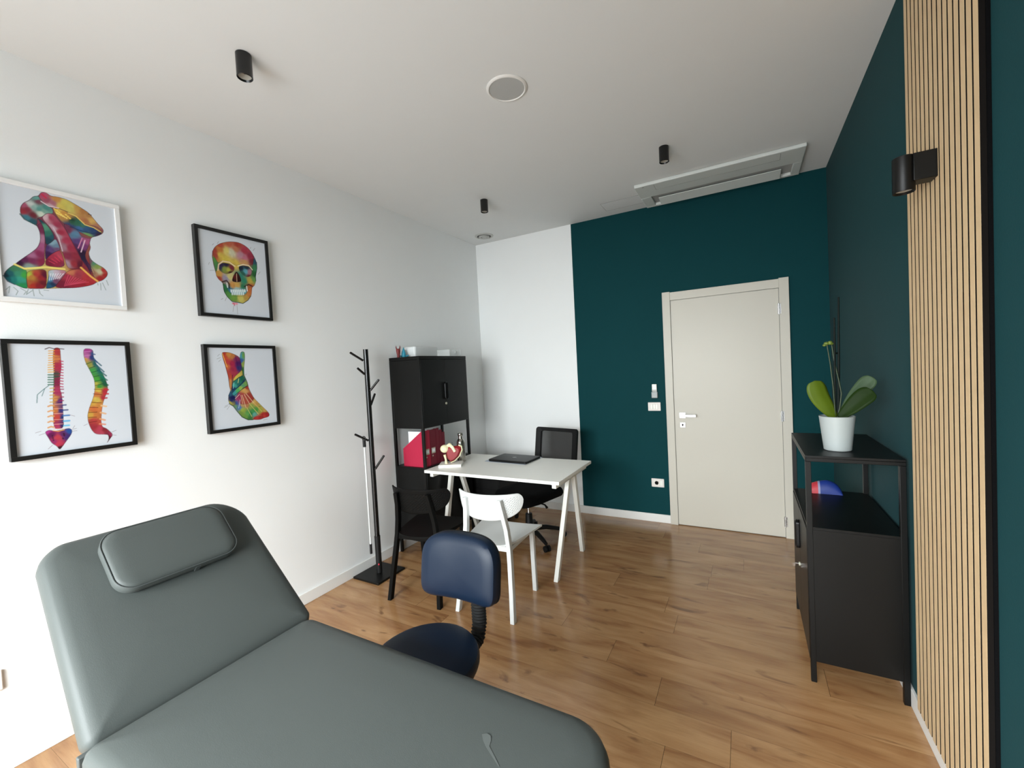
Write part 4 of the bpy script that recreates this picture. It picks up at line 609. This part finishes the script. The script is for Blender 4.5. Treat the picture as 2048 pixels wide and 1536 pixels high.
def office_chair():
    t = thing('office_chair', 'black swivel office chair with mesh back behind the desk', 'office chair', (.95, 3.345, 0), -14)   # faces -y
    for k in range(5):
        a = R(-22 + 72 * k); c, s = math.cos(a), math.sin(a)
        lg = build('base_leg', G().tube([(.03 * c, .03 * s, .105), (.15 * c, .15 * s, .1), (.25 * c, .25 * s, .078), (.3 * c, .3 * s, .062)], [.025, .021, .018, .014], 10), 'plastic_black', t)
        M = Matrix.Translation((.3 * c, .3 * s, 0)) @ Matrix.Rotation(a, 4, 'Z')
        g = G()
        for q in (-1, 1): g.cyl(M @ Vector((.008, q * .008, .026)), M @ Vector((.008, q * .025, .026)), .026, n=18)
        g.cyl(M @ Vector((.008, -.008, .026)), M @ Vector((.008, .008, .026)), .009, n=10); g.cyl(M @ Vector((0, 0, .03)), M @ Vector((0, 0, .07)), .008, n=10)
        build('caster', g, 'rubber_black', lg)
    build('hub', G().lathe([(.03, .07), (.042, .078), (.042, .118), (.034, .13), (.03, .235), (.026, .24)]), 'plastic_black', t)
    build('gas_lift', G().cyl((0, 0, .238), (0, 0, .36), .0135), 'chrome', t, label='chrome gas lift')
    build('tilt_mechanism', G().box(-.09, .09, -.1, .11, .345, .385), 'plastic_black', t, .01)
    build('lever', G().tube([(.07, .0, .362), (.2, -.01, .352), (.225, -.015, .332)], [.007, .007, .012], 10), 'plastic_black', t)
    g = G(); cushion(g, -.25, .25, -.24, .24, [.12, .12, .07, .07], [(.04, .386), (.01, .392), (0, .41), (0, .43), (.012, .452), (.04, .464), (.1, .468)])
    g.warp(lambda c: Vector((c.x, c.y, c.z - .9 * max(0, -c.y - .15) ** 2 * 4))); build('seat', g, 'fabric_black', t)
    Mb = Matrix.Translation((0, .3, 0)) @ Matrix.Rotation(R(-9), 4, 'X')
    def bend(c): return Mb @ Vector((c.x, c.y + .05 + 0 * c.z - .5 * (c.x ** 2), c.z))
    o1 = rrect(-.245, .245, .62, .96, [.05, .05, .03, .03]); o2 = rrect(-.19, .19, .66, .925, [.02] * 4)
    g = G(); g.loft([[bend(Vector((x, yy, z))) for x, z in o] for o, yy in ((o1, -.014), (o1, .014), (o2, .014), (o2, -.014), (o1, -.014))], caps=False)
    bk = build('back_frame', g, 'plastic_black', t)
    g = G(); nn = 12; V = [[g.b.verts.new(bend(Vector((-.192 + .384 * i / nn, 0, .655 + .275 * k / 6)))) for k in range(7)] for i in range(nn + 1)]
    for i in range(nn):
        for k in range(6): g._f([V[i][k], V[i + 1][k], V[i + 1][k + 1], V[i][k + 1]])
    build('back_mesh', g, 'mesh_fabric', bk, label='see-through dark mesh')
    build('back_arm', G().tube([(0, .09, .365), (0, .25, .37), (0, .30, .42), (0, .305, .55), (0, .26, .66)], [.02, .02, .02, .018, .018], 12), 'plastic_black', t)
office_chair()
t = thing('drawer_unit', 'black drawer unit under the desk between the tall cabinet and the office chair', 'drawer unit', (.44, 3.62, 0))
build('body', G().box(-.165, .165, -.19, .19, .06, .565), 'plastic_black', t, .002)
for k in range(3): build('drawer', G().box(-.158, .158, -.196, -.1905, .075 + k * .162, .225 + k * .162), 'plastic_black', t, .002)
for x in (-.14, .14):
    for y in (-.16, .16): build('caster', G().cyl((x - .01, y, .025), (x + .01, y, .025), .025, n=16).box(x - .012, x + .012, y - .012, y + .012, .03, .06), 'rubber_black', t)

# ------------------------------------------------------------------ blue clinic stool
def stool():
    t = thing('clinic_stool', 'blue upholstered stool with backrest beside the treatment table', 'stool', (1.635, 1.155, 0), 0)   # faces -y
    zs_ = .5
    g = G(); n = 40; ol = [(.2 * math.cos(2 * math.pi * k / n), .2 * math.sin(2 * math.pi * k / n)) for k in range(n)]
    g.loft([[Vector((x * s, y * s, z)) for x, y in ol] for s, z in ((.85, zs_ - .05), (.97, zs_ - .045), (1, zs_ - .03), (1, zs_ - .012), (.97, zs_), (.88, zs_ + .006), (.6, zs_ + .008), (.2, zs_ + .007))])
    g.warp(lambda c: Vector((c.x, c.y, c.z + .25 * max(0, c.y - .02) ** 2)))
    build('seat', g, 'leather_blue', t)
    # backrest
    o = []
    for k in range(64):
        a = 2 * math.pi * k / 64; ca, sa = math.cos(a), math.sin(a); e = .62 if sa > 0 else .42
        x = .179 * math.copysign(abs(ca) ** e, ca); z = (.14 if sa > 0 else .118) * math.copysign(abs(sa) ** e, sa)
        o.append((x * (1 + .06 * -min(0, z) / .118 * 0), z - .02 * (x / .19) ** 2 * (1 if sa < 0 else 0)))
    M = Matrix.Translation((.008, .24, .725)) @ Matrix.Rotation(R(2), 4, 'Z') @ Matrix.Rotation(R(-8), 4, 'X')
    def ring(s, yy, ins=0): return [M @ Vector((x * s, yy - .55 * (x * s) ** 2, z * s)) for x, z in o]
    g = G(); g.loft([ring(.95, .022), ring(1, .018), ring(1, -.012), ring(.975, -.026), ring(.9, -.036), ring(.7, -.043), ring(.35, -.046), ring(.06, -.047)])
    bk = build('backrest', g, 'leather_blue', t)
    g = G(); g.loft([ring(.95, .0225), ring(1.012, .019), ring(1.012, .026), ring(.9, .034), ring(.4, .036), ring(.05, .036)]); build('back_shell', g, 'plastic_black', bk, label='black plastic rear shell')
    # bellows-covered support bar
    pts = [(.04, .28, .72), (.045, .29, .6), (.05, .285, .48), (.05, .265, .425), (.05, .19, .41)]
    g = G(); P = []; Rr = []
    V_ = [Vector(p) for p in pts]
    for a, b in zip(V_, V_[1:]):
        m_ = max(2, int((b - a).length / .006))
        for q in range(m_): P.append(a.lerp(b, q / m_)); Rr.append(.027 if len(P) % 2 else .0225)
    g.tube(P, Rr, 16); g.warp(lambda c: Vector((.045 + (c.x - .045) * 1.25, c.y, c.z))); build('bellows', g, 'rubber_black', t, label='ribbed black rubber bellows on the backrest bar')
    build('support_bar', G().box(.03, .07, -.05, .215, .4, .424), 'plastic_black', t, .003)
    build('column', G().cyl((0, 0, .1), (0, 0, .28), .026).cyl((0, 0, .28), (0, 0, .43), .015).lathe([(.04, .07), (.045, .075), (.045, .11), (.03, .12)]), 'plastic_black', t)
    for k in range(5):
        a = R(18 + 72 * k); c, s = math.cos(a), math.sin(a)
        lg = build('base_leg', G().tube([(.03 * c, .03 * s, .092), (.15 * c, .15 * s, .085), (.24 * c, .24 * s, .066)], [.022, .018, .013], 10), 'plastic_black', t)
        Mc = Matrix.Translation((.24 * c, .24 * s, 0)) @ Matrix.Rotation(a, 4, 'Z'); g = G()
        for q in (-1, 1): g.cyl(Mc @ Vector((.008, q * .006, .025)), Mc @ Vector((.008, q * .02, .025)), .025, n=18)
        g.cyl(Mc @ Vector((0, 0, .03)), Mc @ Vector((0, 0, .072)), .007, n=10); g.cyl(Mc @ Vector((.008, -.008, .025)), Mc @ Vector((.008, .008, .025)), .008, n=10)
        build('caster', g, 'rubber_black', lg)
stool()

# ------------------------------------------------------------------ treatment table
def treatment_table():
    t = thing('treatment_table', 'dark grey leather treatment table with raised backrest', 'treatment table', (1.2, .68, 0))
    ZT = .64; th = .075
    prof = [(.03, -th), (.008, -th + .004), (0, -th + .02), (0, -.034), (.006, -.018), (.018, -.008), (.04, -.002), (.09, .002), (.2, .005)]
    g = G(); cushion(g, .0, 1.203, -.325, .325, [.035, .13, .13, .05], [(d, ZT + z) for d, z in prof], 10); build('seat_cushion', g, 'leather_grey', t)
    g = G(); cushion(g, -.612, .014, -.325, .325, [.07, .03, .03, .11], prof, 10)
    g.warp(lambda c: Vector((c.x, c.y * (1 - .14 * max(0, -c.x / .612) ** 2.6 + .035 * math.sin(math.pi * min(1, max(0, -c.x / .612)))), c.z)))
    M = Matrix.Translation((.004, .016, ZT - .008)) @ Matrix.Rotation(R(45), 4, 'Y')
    g.xf(M); bk = build('backrest_cushion', g, 'leather_grey', t)
    build('back_board', G().box(-.53, -.03, -.24, .24, -th - .014, -th + .001, M), 'plastic_black', bk)
    g = G(); g.prism([(.906, .146), (.916, .154), (.928, .152), (.936, .14), (.94, .126), (.96, .112), (.986, .094), (.987, .091), (.958, .107), (.934, .121), (.918, .133)], ZT + .0055, ZT + .0058); build('scuff_mark', g, 'leather_scuff', t, label='pale scuff on the seat leather')
    build('hinge_strap', G().box(-.012, .004, -.325, -.29, ZT - .06, ZT - .028), 'leather_grey_seam', t, .003)
    g = G().prism(rrect(.03, 1.16, -.27, .27, [.02, .1, .1, .02]), ZT - th - .014, ZT - th + .001); build('seat_board', g, 'plastic_black', t)
    build('frame', G().box(.06, 1.1, -.2, -.16, ZT - th - .06, ZT - th - .0145).box(.06, 1.1, .16, .2, ZT - th - .06, ZT - th - .0145).box(.06, .1, -.16, .16, ZT - th - .06, ZT - th - .0145).box(1.06, 1.1, -.16, .16, ZT - th - .06, ZT - th - .0145).box(.16, .2, -.16, .16, .08, .12).box(1.02, 1.06, -.16, .16, .08, .12), 'metal_black', t, .002)
    build('hinge_beam', G().box(-.02, .06, -.29, .29, ZT - th - .02, ZT - .045), 'plastic_black', t)
    build('backrest_strut', G().cyl((.3, .06, ZT - th - .05), (-.2, .06, ZT - th + .02), .012), 'metal_black', t)
    for x in (.18, 1.04):
        for y in (-.18, .18): build('leg', G().box(x - .02, x + .02, y - .02, y + .02, .02, ZT - th - .0605).cyl((x, y, 0), (x, y, .02), .022, n=16), 'metal_black', t, .002)
    # head pillow lying on the backrest: a thing of its own
    p = thing('head_pillow', 'small grey leather head pillow on the raised backrest', 'pillow', (1.2, .68, 0))
    Mp = M @ Matrix.Translation((-.454, .009, .0055))
    g = G(); cushion(g, -.113, .113, -.182, .182, [.06, .055, .055, .06], [(.022, 0), (.004, .004), (0, .013), (0, .03), (.006, .042), (.016, .047), (.035, .049), (.053, .0498)], 8); g.xf(Mp); c = build('pillow_cover', g, 'leather_grey', p)
    pts = [Mp @ Vector((x, y, .0395)) for x, y in rrect(-.1115, .1115, -.1805, .1805, [.058, .054, .054, .058], 8)]
    build('piping', G().tube(pts + [pts[0]], .0022, 8), 'leather_grey_seam', c)
    build('seam_tab', G().box(.112, .1155, .03, .045, .004, .03, Mp), 'leather_grey_seam', c)
treatment_table()

# ------------------------------------------------------------------ orchid and toy on the low cabinet
def orchid():
    t = thing('potted_orchid', 'orchid in a white pot on the low black cabinet', 'plant', (3.068, 2.512, 1.0685))
    build('pot', G().lathe([(.05, 0), (.0545, .003), (.07, .155), (.071, .163), (.067, .164), (.064, .15)], n=40, caps=False).lathe([(.05, 0), (.001, 0)], caps=False, n=40), 'pot_white', t)
    build('bark_chips', G().lathe([(.0655, .146), (.04, .152), (.001, .155)], n=24, caps=False), 'bark', t)
    def leaf(name, path, wid, side, m, fold=.18):
        g = G(); P = [Vector(p) for p in path]; n = 18; rows = []
        def at(u):
            k = u * (len(P) - 1); i = min(int(k), len(P) - 2); f = k - i
            a = P[max(i - 1, 0)]; b = P[i]; c = P[i + 1]; d = P[min(i + 2, len(P) - 1)]
            return .5 * ((2 * b) + (c - a) * f + (2 * a - 5 * b + 4 * c - d) * f * f + (3 * b - a - 3 * c + d) * f ** 3)
        for j in range(n + 1):
            u = j / n; c = at(u); tg = (at(min(1, u + .02)) - at(max(0, u - .02))).normalized(); sd = Vector(side); sd = (sd - tg * sd.dot(tg)).normalized(); nm = tg.cross(sd)
            w = wid * (.3 + .7 * math.sin(math.pi * min(1, u * .62 + .02)) ** 1.2) if u < .75 else wid * math.sqrt(max(0, 1 - ((u - .75) / .25) ** 2)) * .985 + .0008
            rows.append([c + sd * (w * v) + nm * (abs(v) * w * fold) for v in (-1, -.66, -.33, 0, .33, .66, 1)])
        tops = [[p + Vector((0, 0, .0006)) for p in r] for r in rows]
        g.loft(tops, caps=False, closed=False)
        o = build(name, g, m, t); md = o.modifiers.new('thickness', 'SOLIDIFY'); md.thickness = .0022; return o
    leaf('leaf', [(-.008, -.01, .155), (-.035, -.022, .20), (-.068, -.03, .265), (-.085, -.03, .335)], .044, (.85, .3, .4), 'leaf_bright')
    leaf('leaf', [(.008, -.008, .155), (.045, -.015, .195), (.09, -.02, .245), (.132, -.02, .282)], .04, (-.55, .35, .8), 'leaf_dark')
    leaf('leaf', [(.012, .01, .158), (.06, .03, .23), (.11, .045, .295), (.148, .05, .34)], .034, (-.6, .3, .75), 'leaf_shine')
    build('stake', G().tube([(.006, .012, .1), (.014, .012, .4), (.02, .012, .725)], [.006, .0055, .0035], 8), 'stem_dark', t)
    build('stake', G().tube([(-.006, .0, .1), (-.003, .0, .4), (.0, .0, .63)], [.0055, .005, .0035], 8), 'stem_dark', t)
    build('flower_stem', G().tube([(.0, .002, .15), (.012, .0, .2), (.02, .0, .27), (.01, .0, .34), (-.004, .0, .42), (-.012, .0, .5), (-.016, -.002, .52)], .003, 8), 'stem_green', t)
    build('flower_stem', G().tube([(-.006, -.006, .15), (-.012, -.008, .3), (-.022, -.01, .42), (-.032, -.01, .505)], .0028, 8), 'stem_green', t)
    g = G()
    for c, r in (((-.034, -.01, .51), (.011, .009, .008)), ((-.02, -.01, .512), (.01, .009, .01)), ((-.042, -.012, .502), (.008, .007, .006)), ((-.012, -.006, .508), (.006, .006, .006))): g.sphere(c, r, 12, 8)
    build('bud', g, 'bud_green', t)
    build('clip', G().tube([(-.006, .0, .46), (.014, .014, .462)], .004, 8), 'stem_dark', t)
orchid()
t = thing('rounded_ornament', 'small rounded red and blue object in the open bay of the low cabinet', 'ornament', (3.06, 2.965, .7355))
def lump(x0, x1, h0, h1, w, n=10):
    rings = []
    for j in range(n + 1):
        u = j / n; x = x0 + (x1 - x0) * u; h = h0 + (h1 - h0) * u
        rings.append([Vector((x, w * math.cos(a), h * math.sin(a) * (1 if math.sin(a) > 0 else 0))) for a in [2 * math.pi * k / 24 for k in range(24)]])
    return rings
hs_ = lambda x: .088 * math.sqrt(max(.001, 1 - ((x - .02) / .088) ** 2)) if x > .02 else .045 + .043 * (1 - ((.02 - x) / .115) ** 1.5)
def lump2(xs): return [[Vector((x, .045 * math.cos(a), hs_(x) * max(0, math.sin(a)))) for a in [2 * math.pi * k / 24 for k in range(24)]] for x in xs]
build('toe', G().loft([[Vector((-.083 + .012 * u, .045 * math.sqrt(u) * math.cos(a), .052 * math.sqrt(u) * max(0, math.sin(a)) + .0)) for a in [2 * math.pi * k / 24 for k in range(24)]] for u in (.05, .3, .65, 1)] + lump2([-.06, -.05, -.04, -.03])), 'toy_red', t, label='red rounded end')
build('band', G().loft(lump2([-.03, -.024, -.018])), 'toy_band', t, label='pale band between red and blue')
build('heel', G().loft(lump2([-.018, 0, .02, .04, .06, .08, .095, .104, .1075])), 'toy_blue', t, label='blue rounded body')
t.scale = (.82, .82, .82)
